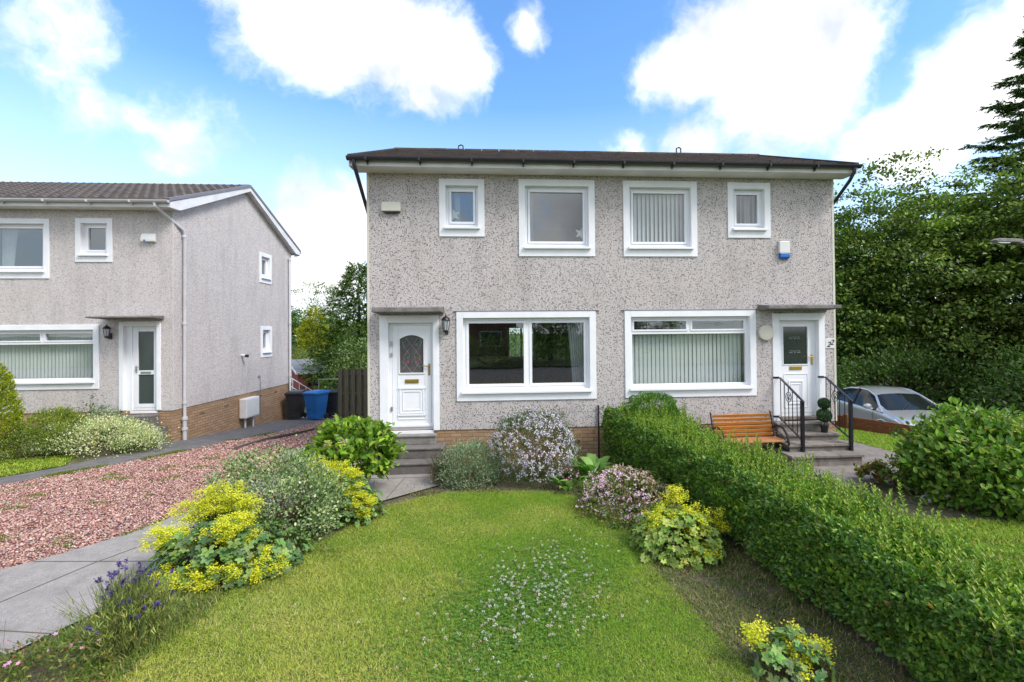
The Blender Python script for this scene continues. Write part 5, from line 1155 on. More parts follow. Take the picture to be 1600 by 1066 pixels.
# pink cranesbill in the bottom left corner
cb=thing('cranesbill','low straggling pink flowering plant in the bottom left corner','flowering plant',(-3.3,-5.5,.24))
P,d=dome(1100,(-3.35,-5.5,.27),(.50,.30,.20),.3,3,.5,0,6); V,F,C=grow(P,unit(d+rdir(len(P))),unit(UPV+rdir(len(P))*.5),.030,.018,[(.11,.17,.03),(.20,.23,.05),(.30,.13,.05),(.08,.12,.03)],[4,2,.8,2],LEAFR); fastmesh('leaves',V,F,'leaf',C,cb)
P,d=dome(26,(-3.35,-5.5,.34),(.52,.3,.22),.3,3,.2,.1,6); dots('flowers',P,.016,[(.72,.30,.52),(.78,.45,.62)],cb,nrm=np.array([0,-.6,.8]))
m=MB()
for p in list(P)+[tuple(q) for q in rng.uniform((-3.85,-5.65,.35),(-2.95,-5.2,.62),(26,3))]: b=(-3.3+rng.normal(0,.18),-5.5+rng.normal(0,.1),.22); m.tube([b,((b[0]+p[0])/2,(b[1]+p[1])/2,(b[2]+p[2])/2+.06),tuple(p)],.0014,3,False)
m.build('stems','twig',cb)
# broad leaved clump (hosta like)
def broad(name,label,c,n,L_,W_,r,up=.9,cols=((.13,.27,.06),(.20,.36,.10),(.09,.20,.05)),seed=0,rim=.5):
    g=hgt(*c); t=thing(name,label,'plant',(c[0],c[1],g)); V=[];F=[];C=[]; rg=np.random.default_rng(seed)
    for i in range(n):
        a=rg.uniform(0,2*PI); st_=Vector((c[0]+rg.normal(0,.05),c[1]+rg.normal(0,.05),g)); lean=rg.uniform(.3,1.1); L2=L_*rg.uniform(.7,1.15); dirh=Vector((math.cos(a),math.sin(a),0)); base=st_+dirh*(r*rg.uniform(.2,.8))+Vector((0,0,L2*up*rg.uniform(.25,.75)))
        side=dirh.cross(Vector((0,0,1))); rows=7; b0=len(V); cl=cols[rg.integers(len(cols))]; sc=rg.uniform(.8,1.2); th=math.atan2(1,lean)
        p=base.copy()
        for k in range(rows):
            u=k/(rows-1); w=W_*math.sin(PI*min(1,(u*.93+.07))**.8)*.5*(L2/L_); tt=th-1.2*u; 
            V+= [tuple(p+side*w+Vector((0,0,w*.35))),tuple(p),tuple(p-side*w+Vector((0,0,w*.35)))]
            p=p+(dirh*math.cos(tt)+Vector((0,0,1))*math.sin(tt))*(L2/(rows-1))
        for k in range(rows-1):
            q=b0+3*k; F+=[(q,q+1,q+4,q+3),(q+1,q+2,q+5,q+4)]; C+=[tuple(x*sc for x in cl)]*2
        V2=st_; 
    o=fastmesh('leaves',np.array(V),np.array(F),'leaf',np.array(C),t); o.data.polygons.foreach_set('use_smooth',[True]*len(o.data.polygons)); return t
broad('broad_leaf_plant','plant with large smooth pointed green leaves at the foot of the hedge',(1.42,-1.45),34,.34,.15,.30,seed=3)
broad('low_broad_leaf_plant','low green broad-leaved plant in front of the lilac flowering bush',(1.02,-1.78),18,.24,.11,.22,up=.5,seed=4)
# pink and cream geranium mound
t=bush('pink_geranium','mound of small pink and buff flowers between lawn and hedge','flowering plant',(1.70,-2.62,.26),(.60,.70,.38),6800,.034,.022,[(.08,.16,.03),(.14,.20,.04),(.26,.20,.07),(.18,.11,.05)],[4,3,1.5,1.2],lump=.22,freq=3,low=-.1,tmpl=LEAFR,seed=7,stems=30)
P,d=dome(820,(1.70,-2.62,.30),(.64,.74,.42),.30,4.2,.22,.0,7)
pk=(P[:,0]+.35*(P[:,1]+2.5)<1.62)&(rng.random(len(P))<.9)
Q=np.repeat(P[pk],4,axis=0)+rng.normal(0,.015,(pk.sum()*4,3)); dots('pink_flowers',Q,.014,[(.70,.38,.58),(.78,.56,.68),(.62,.26,.48),(.78,.70,.72)],t,wts=[3,3,1.2,2],nrm=np.array([-.2,-.4,.8]))
Q=np.repeat(P[~pk],4,axis=0)+rng.normal(0,.013,((~pk).sum()*4,3)); dots('faded_flowers',Q,.012,[(.56,.40,.28),(.66,.50,.40),(.50,.33,.20),(.70,.58,.56)],t,nrm=np.array([-.2,-.4,.8]))
t=bush('pink_geranium','small dark pink flowering plant at the right foot of the lilac bush','flowering plant',(1.0,-1.62,.28),(.18,.14,.16),500,.03,.02,[(.07,.13,.03),(.10,.16,.04)],None,low=0,tmpl=LEAFR,seed=8,stems=8)
P,d=dome(50,(1.0,-1.62,.33),(.2,.15,.18),.1,3,.1,0,8); dots('flowers',P,.017,[(.66,.22,.46),(.72,.36,.55)],t,nrm=np.array([0,-.7,.6]))
# right: big hydrangea, small red-leaved plant, white stones
t=bush('hydrangea_bush','large broad green hydrangea bush at the right edge beyond the hedge','shrub',(6.90,-2.85,.70),(1.00,.86,.70),12500,.090,.060,[(.12,.23,.032),(.17,.29,.04),(.065,.145,.024),(.27,.34,.06)],[4,3,3,1],lump=.13,freq=2.4,low=-.65,tmpl=LEAFR,seed=9,stems=60,inner=.45,th=.012)
P,d=dome(150,(6.90,-2.85,.76),(1.08,.9,.76),.12,2,.03,.35,9)
for k in range(0,40): q=P[k]+rng.normal(0,.03,(26,3))*np.array([1,1,.5]); dots('flower_head',q,.013,[(.46,.50,.09),(.52,.50,.10),(.50,.34,.22)],t)
bush('coral_bells','small red-brown leaved plant left of the large hydrangea','plant',(5.86,-2.02,.30),(.26,.22,.22),700,.055,.05,[(.14,.20,.05),(.22,.10,.05),(.10,.14,.04),(.20,.24,.06)],None,low=-.1,tmpl=LEAFR,seed=10,stems=12)
bush('leggy_shrub','thin twiggy green shrub between the red leaved plant and the large hydrangea','shrub',(6.05,-2.3,.42),(.30,.26,.30),700,.05,.03,[(.14,.20,.05),(.25,.27,.10),(.10,.15,.04)],None,low=-.5,seed=12,stems=30)
for (x,y,s_,lb) in ((6.30,-2.62,.11,'larger pale stone under the left side of the big hydrangea'),(6.08,-2.72,.07,'smaller pale stone beside the larger one at the hydrangea')):
    m=MB(); m.lathe((x,y,hgt(x,y)),[(s_*1.3,-.01),(s_*1.5,s_*.4),(s_*1.1,s_*.8),(s_*.4,s_*.95)],9); m.xf(lambda q:q+Vector((rng.normal(0,s_*.12),rng.normal(0,s_*.12),0))); tag(m.build('pale_stone','fascia_white',smooth=True),lb,'stone')
# neighbour's bed
t=bush('variegated_euonymus','cream and green variegated low shrub under the window of the pale house','shrub',(-8.95,1.75,.36),(1.25,.62,.52),14000,.036,.022,[(.66,.66,.42),(.50,.54,.30),(.22,.30,.10),(.72,.70,.54)],[3,3,3,2],lump=.2,freq=3.2,low=-.1,seed=13,stems=30)
bush('green_ground_shrub','low plain green growth at the right end of the cream variegated shrub','shrub',(-8.2,1.75,.22),(.36,.30,.24),2800,.03,.02,[(.10,.20,.04),(.17,.28,.05),(.26,.30,.08)],None,lump=.3,low=0,seed=14,stems=14)
bush('grey_leaf_shrub','small blue-grey shrub rising behind the cream variegated shrub','shrub',(-9.3,2.35,.72),(.32,.22,.36),2400,.03,.018,[(.20,.29,.19),(.32,.40,.30),(.10,.17,.09)],None,low=-.9,seed=15,stems=14)
bush('weedy_shrub','mixed green weedy growth at the foot of the golden conifer','shrub',(-9.95,1.35,.35),(.75,.50,.42),6500,.045,.014,[(.12,.19,.04),(.20,.26,.08),(.07,.12,.03),(.30,.32,.14)],None,lump=.3,low=-.1,seed=16,upb=.9,stems=30)
def spray(P,D,n,L_,cols,wts=None,w=.012,droop=.0,spread=.5,var=.25):
    """flat feathery spray of scale leaves around each twig point"""
    q=np.repeat(P,n,axis=0); d=np.repeat(D,n,axis=0); u=rng.random((len(q),1)); q=q+d*u*L_*2.2; dd=unit(d+rdir(len(q))*spread-UPV*droop); return grow(q,dd,unit(UPV+rdir(len(q))*.6),L_*(1.1-.5*u[:,0]),w,cols,wts,LEAF6,var)
gcf=thing('golden_conifer','bright yellow-green feathery conifer cut by the left edge of the frame','conifer',(-10.35,1.2,.17))
P,d=dome(5200,(-10.85,1.05,1.15),(.72,.65,1.42),.16,3.5,.3,-.8,17); P=P[P[:,2]>.15]; d=rdir(len(P)); hz_=unit((P-np.array([-10.85,1.05,0]))*np.array([1,1,0])); wid=(1-((P[:,2]-.2)/2.5).clip(0,1))**.5
P[:,:2]=np.array([-10.85,1.05])+(P[:,:2]-np.array([-10.85,1.05]))*(.45+.6*wid[:,None]); V,F,C=spray(P,unit(hz_+UPV*1.1),8,.055,[(.36,.42,.04),(.48,.50,.05),(.18,.27,.03)],[4,2,2.5],.018); fastmesh('foliage',V,F,'leaf',C,gcf)
bush('golden_low_conifer','low spreading yellow-green conifer right of the taller golden conifer','conifer',(-9.62,1.55,.62),(.55,.40,.48),7000,.05,.012,[(.32,.38,.04),(.20,.28,.04),(.12,.20,.03)],None,lump=.3,low=-.3,seed=18,upb=.6,stems=14)
m=MB(); gct=[(-10.5,1.05,.1),(-10.5,1.05,2.2)]; m.tube(gct,[.05,.015],6); m.build('trunk','bark',gcf)
m=MB(); rs=thing('rose_stems','thin leggy rose stems against the pale house wall under the window','plant',(-9.75,2.5,.15)); lp=[]
for i in range(6):
    b=Vector((-9.75+rng.normal(0,.08),2.5,.15)); e=b+Vector((rng.uniform(-.35,.35),rng.uniform(-.1,.1),rng.uniform(.75,1.25))); m.tube([b,b.lerp(e,.6)+Vector((0,0,.08)),e],[.007,.005,.002],5)
    for u in rng.uniform(.45,1.05,16): lp.append(tuple(b.lerp(e,u)+Vector(tuple(rng.normal(0,.05,3)))))
m.build('stems','twig',rs); lp=np.array(lp); V,F,C=grow(lp,rdir(len(lp)),unit(UPV+rdir(len(lp))),.055,.032,[(.07,.13,.04),(.11,.17,.05)],None); fastmesh('leaves',V,F,'leaf',C,rs)

# --- trees -------------------------------------------------------------
def limbs(m,base,h,r,n,spread,rg,lean=(0,0)):
    tips=[]; top=Vector((base[0]+lean[0],base[1]+lean[1],base[2]+h)); b=Vector(base); pts=[b.lerp(top,k/5)+Vector((rg.normal(0,r*.5),rg.normal(0,r*.5),0))*(k>0) for k in range(6)]
    m.tube(pts,[r*(1-.15*k) for k in range(6)],8)
    for i in range(n):
        u=rg.uniform(.25,1.0); o=b.lerp(top,u); a=rg.uniform(0,2*PI); ln=spread*rg.uniform(.5,1.1); e=o+Vector((math.cos(a)*ln,math.sin(a)*ln,ln*rg.uniform(.2,.9))); k=o.lerp(e,.5)+Vector((0,0,-.1*ln)); m.tube([o,k,e],[r*.4,r*.22,r*.06],5,False); tips.append(e)
        for j in range(3):
            a2=a+rg.normal(0,.8); l2=ln*rg.uniform(.3,.7); s_=k.lerp(e,rg.random()); e2=s_+Vector((math.cos(a2)*l2,math.sin(a2)*l2,l2*rg.uniform(0,.9))); m.tube([s_,e2],[r*.14,r*.03],4,False); tips.append(e2)
    return tips
def tree(name,label,base,c,r,nc,per,L_,W_,cols,wts=None,seed=0,trunk_r=.18,lump=.30,freq=3.2,clr=.45,low=-1,group=None,tmpl=LEAF6,cat='tree',hard=.0):
    rg=np.random.default_rng(seed+50); t=thing(name,label,cat,base,group=group); m=MB(); limbs(m,base,c[2]-base[2]+r[2]*.2,trunk_r,16,min(r[0],r[1])*.75,rg); m.build('trunk','bark',t)
    d=rdir(nc*2); d=d[d[:,2]>low][:nc]; nc=len(d)
    rad=(1+lump*sn(d*freq,1,seed))*(1-.5*rng.random(nc)**1.6)
    cc=np.array(c)+d*np.array(r)*rad[:,None]
    q=np.repeat(cc,per,axis=0); dd=np.repeat(d,per,axis=0); s_=clr*np.repeat(rng.uniform(.6,1.3,nc),per)[:,None]
    q=q+rng.normal(0,1,q.shape)*np.array([1,1,.45])*s_*.6
    D=unit(dd*.6+rdir(len(q))*.9-UPV*.15); Nn=unit(UPV+dd*.5+rdir(len(q))*.5); sz=rng.uniform(.7,1.3,len(q))
    V,F,C=grow(q,D,Nn,L_*sz,W_*sz,cols,wts,tmpl,.2)
    tone=np.repeat(rng.uniform(.62,1.35,nc),per*2)[:,None]; C=(C*tone).clip(0,.9); fastmesh('crown',V,F,'leaf',C,t); return t
dk=[(.085,.165,.030),(.14,.23,.040),(.05,.105,.02),(.24,.33,.06)]
dk2=[(.12,.19,.035),(.18,.26,.05),(.07,.12,.025),(.28,.35,.08)]
G_='broadleaf trees behind the parked car'
tree('broadleaf_tree','tall green tree directly behind the house corner and the parked car',(13.4,9.5,-1.0),(13.4,9.5,3.7),(3.0,2.4,4.1),520,66,.125,.085,dk,[4,3,3,1],1,.2,group=G_)
tree('broadleaf_tree','dense leafy tree behind the bonnet of the parked car',(17.2,8.6,-1.0),(17.0,8.6,4.1),(3.5,2.8,4.8),700,66,.14,.09,dk2,[4,3,3,1],2,.24,group=G_)
tree('broadleaf_tree','tall spreading tree beneath the dark conifer near the right edge',(20.5,7.0,-1.0),(20.3,7.0,4.3),(3.5,2.8,4.9),700,66,.145,.09,dk2,[4,3,3,1.4],3,.25,group=G_)
tree('broadleaf_tree','leafy tree at the right edge overhanging the street lamp',(20.0,2.6,-.8),(19.6,2.4,4.0),(2.8,2.6,4.1),620,66,.125,.085,dk,[4,3,3,1.4],4,.2,group=G_)
tree('broadleaf_tree','tree further back filling the gap beside the house corner',(17.0,15.0,-1.2),(16.6,15.0,3.6),(4.0,2.2,4.8),420,60,.17,.11,dk,[4,3,3,1],5,.2,group=G_,clr=.6)
tree('broadleaf_tree','tree further back behind the middle of the right-hand belt',(23.5,14.5,-1.2),(23.3,14.5,4.2),(4.4,2.2,5.6),460,60,.17,.11,dk,[4,3,3,1],9,.2,group=G_,clr=.6)
bush('understorey_shrub','dark dense undergrowth behind the parked car at the foot of the trees','shrub',(14.4,6.6,.4),(3.2,.9,1.5),9000,.10,.065,[(.07,.14,.028),(.10,.18,.035),(.045,.09,.02)],None,lump=.40,freq=3.5,clump=60,clr=.16,low=-.4,seed=20,stems=30,th=.02)
bush('understorey_shrub','dark undergrowth behind the large hydrangea at the right edge','shrub',(14.8,1.8,.5),(1.2,2.6,1.6),9000,.10,.065,[(.07,.14,.028),(.10,.18,.035),(.045,.09,.02)],None,lump=.40,freq=3.5,clump=60,clr=.16,low=-.4,seed=21,stems=30,th=.02)
# dark conifer with drooping tiered branches, right edge
cf=thing('dark_conifer','tall dark conifer with sweeping tiered branches at the upper right edge','conifer',(21.9,8.0,-1)); m=MB(); m.tube([(21.9,8,-1),(21.9,8,15.6)],[.28,.04],8); Pc=[];Dc=[]; rg=np.random.default_rng(5)
for k in range(250):
    z=4.5+11.0*(k/250)**.9; ln=max(.35,(16.2-z)*.40)*rg.uniform(.55,1.15); a=rg.uniform(0,2*PI); o=Vector((21.9,8,z)); h_=Vector((math.cos(a),math.sin(a),0)); e=o+h_*ln+Vector((0,0,-.08*ln+.22)); mid=o.lerp(e,.5)+Vector((0,0,-.10*ln)); m.tube([o,mid,e],[.035,.02,.006],4,False)
    sd_=h_.cross(Vector((0,0,1)))
    for j in range(int(24*ln/1.2)+8):
        u=rg.uniform(.18,1.0); q=(o.lerp(mid,u*2) if u<.5 else mid.lerp(e,u*2-1)); s_=rg.choice((-1,1)); dv=(h_*.8+sd_*s_*rg.uniform(.3,1.0)+Vector((0,0,rg.uniform(-.45,.1)))).normalized(); Pc.append(tuple(q)); Dc.append(tuple(dv))
m.build('trunk','bark',cf); Pc=np.array(Pc);Dc=np.array(Dc); V,F,C=spray(Pc,Dc,12,.16,[(.08,.145,.04),(.12,.19,.05),(.045,.09,.028)],[4,2.4,3],.030,droop=.25,spread=.45); fastmesh('foliage',V,F,'leaf',C,cf)
# behind, seen between the houses
def conifer(label,x,y,z0,top,w,cols,wts=None,seed=0,name='cypress_tree',n=3400,L_=.13,droop=.35):
    t=thing(name,label,'conifer',(x,y,z0)); m=MB(); m.tube([(x,y,z0),(x,y,top-.2)],[.12,.02],6); rg=np.random.default_rng(seed); P=[];D=[]
    for i in range(n):
        u=rg.random()**.75; z=z0+.4+(top-z0-.4)*(1-u); a=rg.uniform(0,2*PI); rr=w*min(1,(u*1.5+.03)**.62)*(1+.30*math.sin(a*3+z*2.2+seed)+.20*math.sin(a*5-z*4))*(1-.45*rg.random()**2); P.append((x+rr*math.cos(a),y+rr*math.sin(a),z+rg.normal(0,.08))); D.append((math.cos(a)*.8,math.sin(a)*.8,rg.uniform(-.6,.8)))
    m.build('trunk','bark',t); V,F,C=spray(np.array(P),unit(np.array(D)),9,L_,cols,wts,L_*.34,droop=droop,spread=.6); fastmesh('foliage',V,F,'leaf',C,t); return t
conifer('tall dark green cypress just left of the house corner behind the fence',-7.2,14.2,-1.0,6.1,1.65,[(.08,.155,.035),(.13,.21,.045),(.045,.095,.024),(.20,.24,.06)],[4,3,3,1],1,n=5600)
conifer('second cypress partly hidden behind the house corner',-5.9,14.6,-1.0,5.8,1.4,[(.08,.155,.035),(.13,.21,.045),(.045,.095,.024)],None,2,n=4200)
conifer('small golden yellow conifer in the gap between the two houses',-13.6,25,-2,4.5,1.25,[(.42,.42,.03),(.30,.33,.03),(.18,.24,.03)],[4,3,2],3,'golden_cypress',2600,.16,-.2)
GB='trees beyond the back gardens'
tree('distant_tree','round dark tree beside the downpipe beyond the back garden',(-16.2,27,-2),(-15.6,27,1.5),(2.6,2.2,3.0),200,50,.15,.10,[(.05,.11,.02),(.08,.15,.03)],None,6,.15,group=GB)
tree('distant_tree','open airy pale green tree left of the golden conifer',(-16.2,31,-2),(-15.6,31,3.4),(2.2,2.0,3.8),90,36,.16,.09,[(.11,.18,.05),(.16,.22,.07)],None,7,.12,group=GB,clr=.6)
tree('distant_tree','green tree between the golden conifer and the tall cypress',(-12.2,27,-2),(-12.0,27,1.2),(2.4,2.0,2.9),180,50,.15,.10,[(.07,.13,.03),(.11,.17,.04)],None,8,.15,group=GB)
bush('garden_shrub','pale olive shrub behind the red shed','shrub',(-12.9,19.5,-.6),(2.0,1.3,2.5),9000,.07,.030,[(.16,.21,.06),(.22,.27,.09),(.10,.14,.04)],None,lump=.25,low=-.2,seed=22,stems=20,th=.02)
bush('garden_shrub','mid green shrub between the shed and the cypress','shrub',(-9.8,17.5,-.6),(1.7,1.2,2.2),8000,.075,.040,[(.10,.17,.04),(.15,.22,.06),(.06,.11,.03)],None,lump=.25,low=-.2,seed=23,stems=20,th=.02)
t=bush('garden_shrub','light leaved shrub spilling over the slatted fence beside the house','shrub',(-5.9,11.2,.6),(1.35,.9,1.75),8000,.085,.05,[(.12,.20,.05),(.20,.28,.09),(.06,.11,.03),(.42,.46,.30)],[4,3,3,.7],lump=.25,low=-.6,seed=24,stems=24,th=.02)
bush('garden_hedge','dark green hedge line beyond the block wall','shrub',(-8.5,22.5,-.6),(6.0,1.5,2.3),14000,.10,.06,[(.07,.13,.03),(.11,.18,.045),(.05,.09,.02)],None,lump=.2,low=-.3,seed=25,stems=20,th=.02)
bush('garden_hedge','long leafy belt behind the pair seen through the windows','shrub',(2.5,17,-.4),(7.0,1.6,3.0),12000,.12,.07,[(.10,.19,.04),(.16,.25,.05),(.06,.11,.02)],None,lump=.2,low=-.3,seed=26,stems=20,th=.02)
for i,(x,y,z,r) in enumerate([(-26,44,1.5,6),(-17,48,.5,6),(-8,46,.5,6.5)]):
    tree('distant_tree',['far tree low on the horizon beside the gable downpipe','far tree behind the golden conifer','far tree behind the tall cypress'][i],(x,y,-2.4),(x,y,z),(r,4,3.6),150,46,.28,.18,[(.08,.14,.04),(.11,.17,.05)],None,30+i,.25,group=GB,clr=1.0)

# ================================================================== ground cover
def scatter(poly,n,f=None):
    xs=[p[0] for p in poly]; ys=[p[1] for p in poly]; X=rng.uniform(min(xs),max(xs),n*3); Y_=rng.uniform(min(ys),max(ys),n*3); k=inside(X,Y_,poly)
    if f is not None: k&=f(X,Y_)
    return X[k][:n],Y_[k][:n]
def grass(name,label,poly,n,hmin,hmax,w,f=None,cf=None,off=.012):
    x,y=scatter(poly,n,f); n=len(x); jt=np.where(rng.random(n)<.35,.07,.015); x=x+rng.normal(0,1,n)*jt; y=y+rng.normal(0,1,n)*jt; B=np.stack([x,y,HG(x,y)+off],1); a=rng.uniform(0,2*PI,n); hd=np.stack([np.cos(a),np.sin(a),0*a],1); S=np.stack([-np.sin(a),np.cos(a),0*a],1)
    hh=rng.uniform(hmin,hmax,n)*(1+.35*sn(B,2.2,4))*(1+.25*sn(B,9,1)); ln=rng.uniform(.2,1.9,n)*hh; hh=hh*rng.uniform(.6,1,n); ww=w*rng.uniform(.6,1.2,n)
    m1=B+UPV*hh[:,None]*.6+hd*(ln*.3)[:,None]; tp=B+UPV*hh[:,None]+hd*ln[:,None]
    V=np.stack([B-S*ww[:,None],B+S*ww[:,None],m1+S*ww[:,None]*.8,tp+S*ww[:,None]*.12,tp-S*ww[:,None]*.12,m1-S*ww[:,None]*.8],1).reshape(-1,3)
    F=(np.arange(n)[:,None,None]*6+np.array([(0,1,2,5),(5,2,3,4)])[None]).reshape(-1,4)
    C=cf(B); C=(C*(1+rng.normal(0,.18,(n,1))).clip(.5,1.6)*(1+rng.normal(0,.05,(n,3)))).clip(0,.85)
    o=fastmesh(name,V,F,'blade',np.repeat(C,2,axis=0)); o['kind']='stuff'; o['label']=label; o['category']='grass'; return o
GRN=np.array([.25,.41,.035]); YEL=np.array([.55,.54,.10]); DRY=np.array([.70,.58,.27]); DGR=np.array([.085,.20,.022])
def lawn_col(B):
    x,y=B[:,0],B[:,1]; p=sn(B*np.array([1,1,0]),1.1,2)*.6+sn(B*np.array([1,1,0]),4.2,5)*.4
    left=1/(1+np.exp((x+.75)*3.2)); near=1/(1+np.exp((y+4.4)*2))
    dry=(.14+.36*left+.10*near+.60*p+.25*np.exp(-((x+1.45)**2/.10+(y+2.05)**2/.03))).clip(0,1)
    clov=np.exp(-(((x-.15-.45*(y+4.7))/.75)**2+((y+4.8)/1.1)**2)); dry=(dry-.45*clov).clip(0,1)
    r=rng.random(len(x)); k=(dry*1.15+rng.normal(0,.12,len(x))).clip(0,1)[:,None]; C=GRN*(1-k)+YEL*k; patch=(sn(B*np.array([1,1,0]),2.6,7)>.55)|((((x+2.2)/.5)**2+((y+4.75)/.35)**2)<rng.uniform(.2,1.3,len(x))); C=np.where((r<dry*.20+.35*patch*dry)[:,None],DRY,C); C=np.where((r>1-.22*clov-.06)[:,None],DGR,C); return C
def gcol(a,b,c,pa,pb):
    def f(B):
        r=rng.random(len(B)); C=np.where((r<pa)[:,None],np.array(a),np.array(b)); return np.where((r>1-pb)[:,None],np.array(c),C)
    return f
grass('lawn_grass','short mown green and yellow grass of the front lawn',LAWN,430000,.010,.024,.0021,lambda x,y:(y>-6.9)&(rng.random(len(x))<(1.0-.35*((y+6.9)/5).clip(0,1))),lawn_col)
grass('side_lawn_grass','short bright green grass beyond the hedge',LAWNR,90000,.022,.045,.0045,lambda x,y:(y>-6)&(x<10.5),gcol(GRN,YEL*.9,DGR,.62,.12))
grass('strip_lawn_grass','bright green grass strip in front of the timber edging',LAWNS,26000,.025,.05,.006,None,gcol(GRN*1.1,YEL*.8,DGR,.7,.06))
grass('neighbour_lawn_grass','green grass of the pale house beside the dark path',LAWNL,30000,.03,.06,.007,lambda x,y:x>-12.5,gcol(GRN,YEL,DGR,.5,.1))
BED1=[(1.40,-3.3),(2.5,-3.3),(2.85,-6.8),(1.45,-6.8),(1.44,-5.0)]
BED2=[(-2.0,-2.3),(-1.7,-2.5),(-1.75,-3.4),(-2.1,-4.1),(-2.6,-4.6),(-2.8,-6),(-3.7,-6),(-3.75,-5.3),(-3.4,-4.2),(-3.3,-3.0),(-2.9,-2.35)]
BED3=[(-1.6,-1.0),(1.9,-.4),(2.2,-2.2),(1.5,-2.6),(.9,-1.95),(-1.0,-1.85),(-1.6,-1.9)]
grass('bed_weeds','sparse weedy grass and straw on the bare soil beside the hedge',BED1,24000,.012,.045,.0035,lambda x,y:sn(np.stack([x,y,x*0],1),3.3,1)>-.45,gcol([.14,.20,.04],[.22,.24,.07],[.40,.32,.17],.45,.28),off=0)
grass('border_weeds','scruffy green and dry grass at the edge of the concrete path',BED2,15000,.02,.085,.0035,lambda x,y:sn(np.stack([x,y,x*0],1),2.3,3)>-.3,gcol([.14,.24,.03],[.26,.32,.05],[.46,.38,.18],.5,.16),off=0)
grass('bed_litter','dry stems and weeds on the soil under the house windows',BED3,7000,.01,.05,.004,lambda x,y:sn(np.stack([x,y,x*0],1),2.9,6)>-.1,gcol([.10,.15,.03],[.20,.18,.08],[.34,.26,.15],.4,.3),off=0)
# ragged grass edges along paths and through the gravel
ex=[];EW=[((-12,-3.2),(-8.52,-.62)),((-8.52,-.62),(-8.01,.06)),((-8.01,.06),(-7.25,1.11)),((-7.25,1.11),(-6.76,2.08)),((-6.76,2.08),(-6.42,4.66)),((-5.32,-3.76),(-5.01,-3.4)),((-5.01,-3.4),(-4.7,-2.92)),((-4.7,-2.92),(-4.38,-1.82))]
px_=[];py_=[]
for i,((a,b),(c,d)) in enumerate(EW):
    k=1700 if i<5 else 260; u=rng.random(k); g=sn(np.stack([a+(c-a)*u,b+(d-b)*u,u*0],1),3.5,2)>.05; u=u[g]; px_.append(a+(c-a)*u+rng.normal(0,.05 if i<5 else .02,len(u))); py_.append(b+(d-b)*u+rng.normal(0,.05 if i<5 else .02,len(u)))
for k in range(34):
    a,b=rng.uniform(-9.3,-5.2),rng.uniform(-3.2,1.2)
    if inside([a],[b],GRAV)[0]: q=rng.integers(20,110); px_.append(a+rng.normal(0,.09,q)); py_.append(b+rng.normal(0,.05,q))
x=np.concatenate(px_);y=np.concatenate(py_); n=len(x); B=np.stack([x,y,HG(x,y)+.012],1); P_=B; V,F,C=grow(P_,unit(rdir(n)*.7+UPV*.8),rdir(n),.05,.006,[(.15,.25,.03),(.27,.32,.06),(.40,.36,.15)],[3,3,1.2]); o=fastmesh('gravel_weeds',V,F,'blade',C); o['kind']='stuff'; o['label']='weeds and grass tufts growing through the gravel edges'; o['category']='weeds'
for (lb,poly,nn,s0) in (('red and pink stone chippings covering the drive',GRAV,84000,.0136),):
    x,y=scatter(poly,nn,lambda x,y:(y>-5.2)&(x>-11.5)&(y<9)&(rng.random(len(x))<np.where(y<1.5,1,.30))); n=len(x)
    ico=np.array([(0,0,1.),(.94,0,.25),(.2,.9,.3),(-.8,.5,.2),(-.75,-.6,.3),(.3,-.9,.2),(.6,.5,-.6),(-.5,.6,-.6),(-.4,-.6,-.6),(.6,-.4,-.6)])
    fc=np.array([(0,1,2),(0,2,3),(0,3,4),(0,4,5),(0,5,1),(1,6,2),(2,7,3),(3,8,4),(4,8,5),(5,9,1),(1,9,6),(2,6,7),(3,7,8),(5,8,9)])
    T=ico[None]*(1+rng.uniform(-.3,.3,(n,10,1))); s3=s0*rng.uniform(.55,1.45,(n,1,1))*np.concatenate([np.ones((n,1,1)),rng.uniform(.6,1,(n,1,1)),rng.uniform(.4,.75,(n,1,1))],2); s3=s3*np.where(y<1.5,1,1.5)[:,None,None]; T=T*s3
    q=rng.normal(size=(n,4))*np.array([1,.28,.28,1]); q/=np.linalg.norm(q,axis=1,keepdims=True); w_,a_,b_,c_=[q[:,i][:,None] for i in range(4)]
    vx,vy,vz=T[:,:,0],T[:,:,1],T[:,:,2]; tx=2*(b_*vz-c_*vy);ty=2*(c_*vx-a_*vz);tz=2*(a_*vy-b_*vx); T=np.stack([vx+w_*tx+b_*tz-c_*ty,vy+w_*ty+c_*tx-a_*tz,vz+w_*tz+a_*ty-b_*tx],2)
    V=(T+np.stack([x,y,HG(x,y)+.012+rng.uniform(0,.016,n)],1)[:,None,:]).reshape(-1,3); F=(np.arange(n)[:,None,None]*10+fc[None]).reshape(-1,3)
    C=palette(n,[(.47,.26,.21),(.57,.36,.30),(.33,.165,.13),(.48,.39,.35),(.64,.48,.42)],[4,3,2.4,1.2,1],.2,14); o=fastmesh('gravel_stones',V,F,'stone_chip',C); o['kind']='stuff'; o['label']=lb; o['category']='gravel'
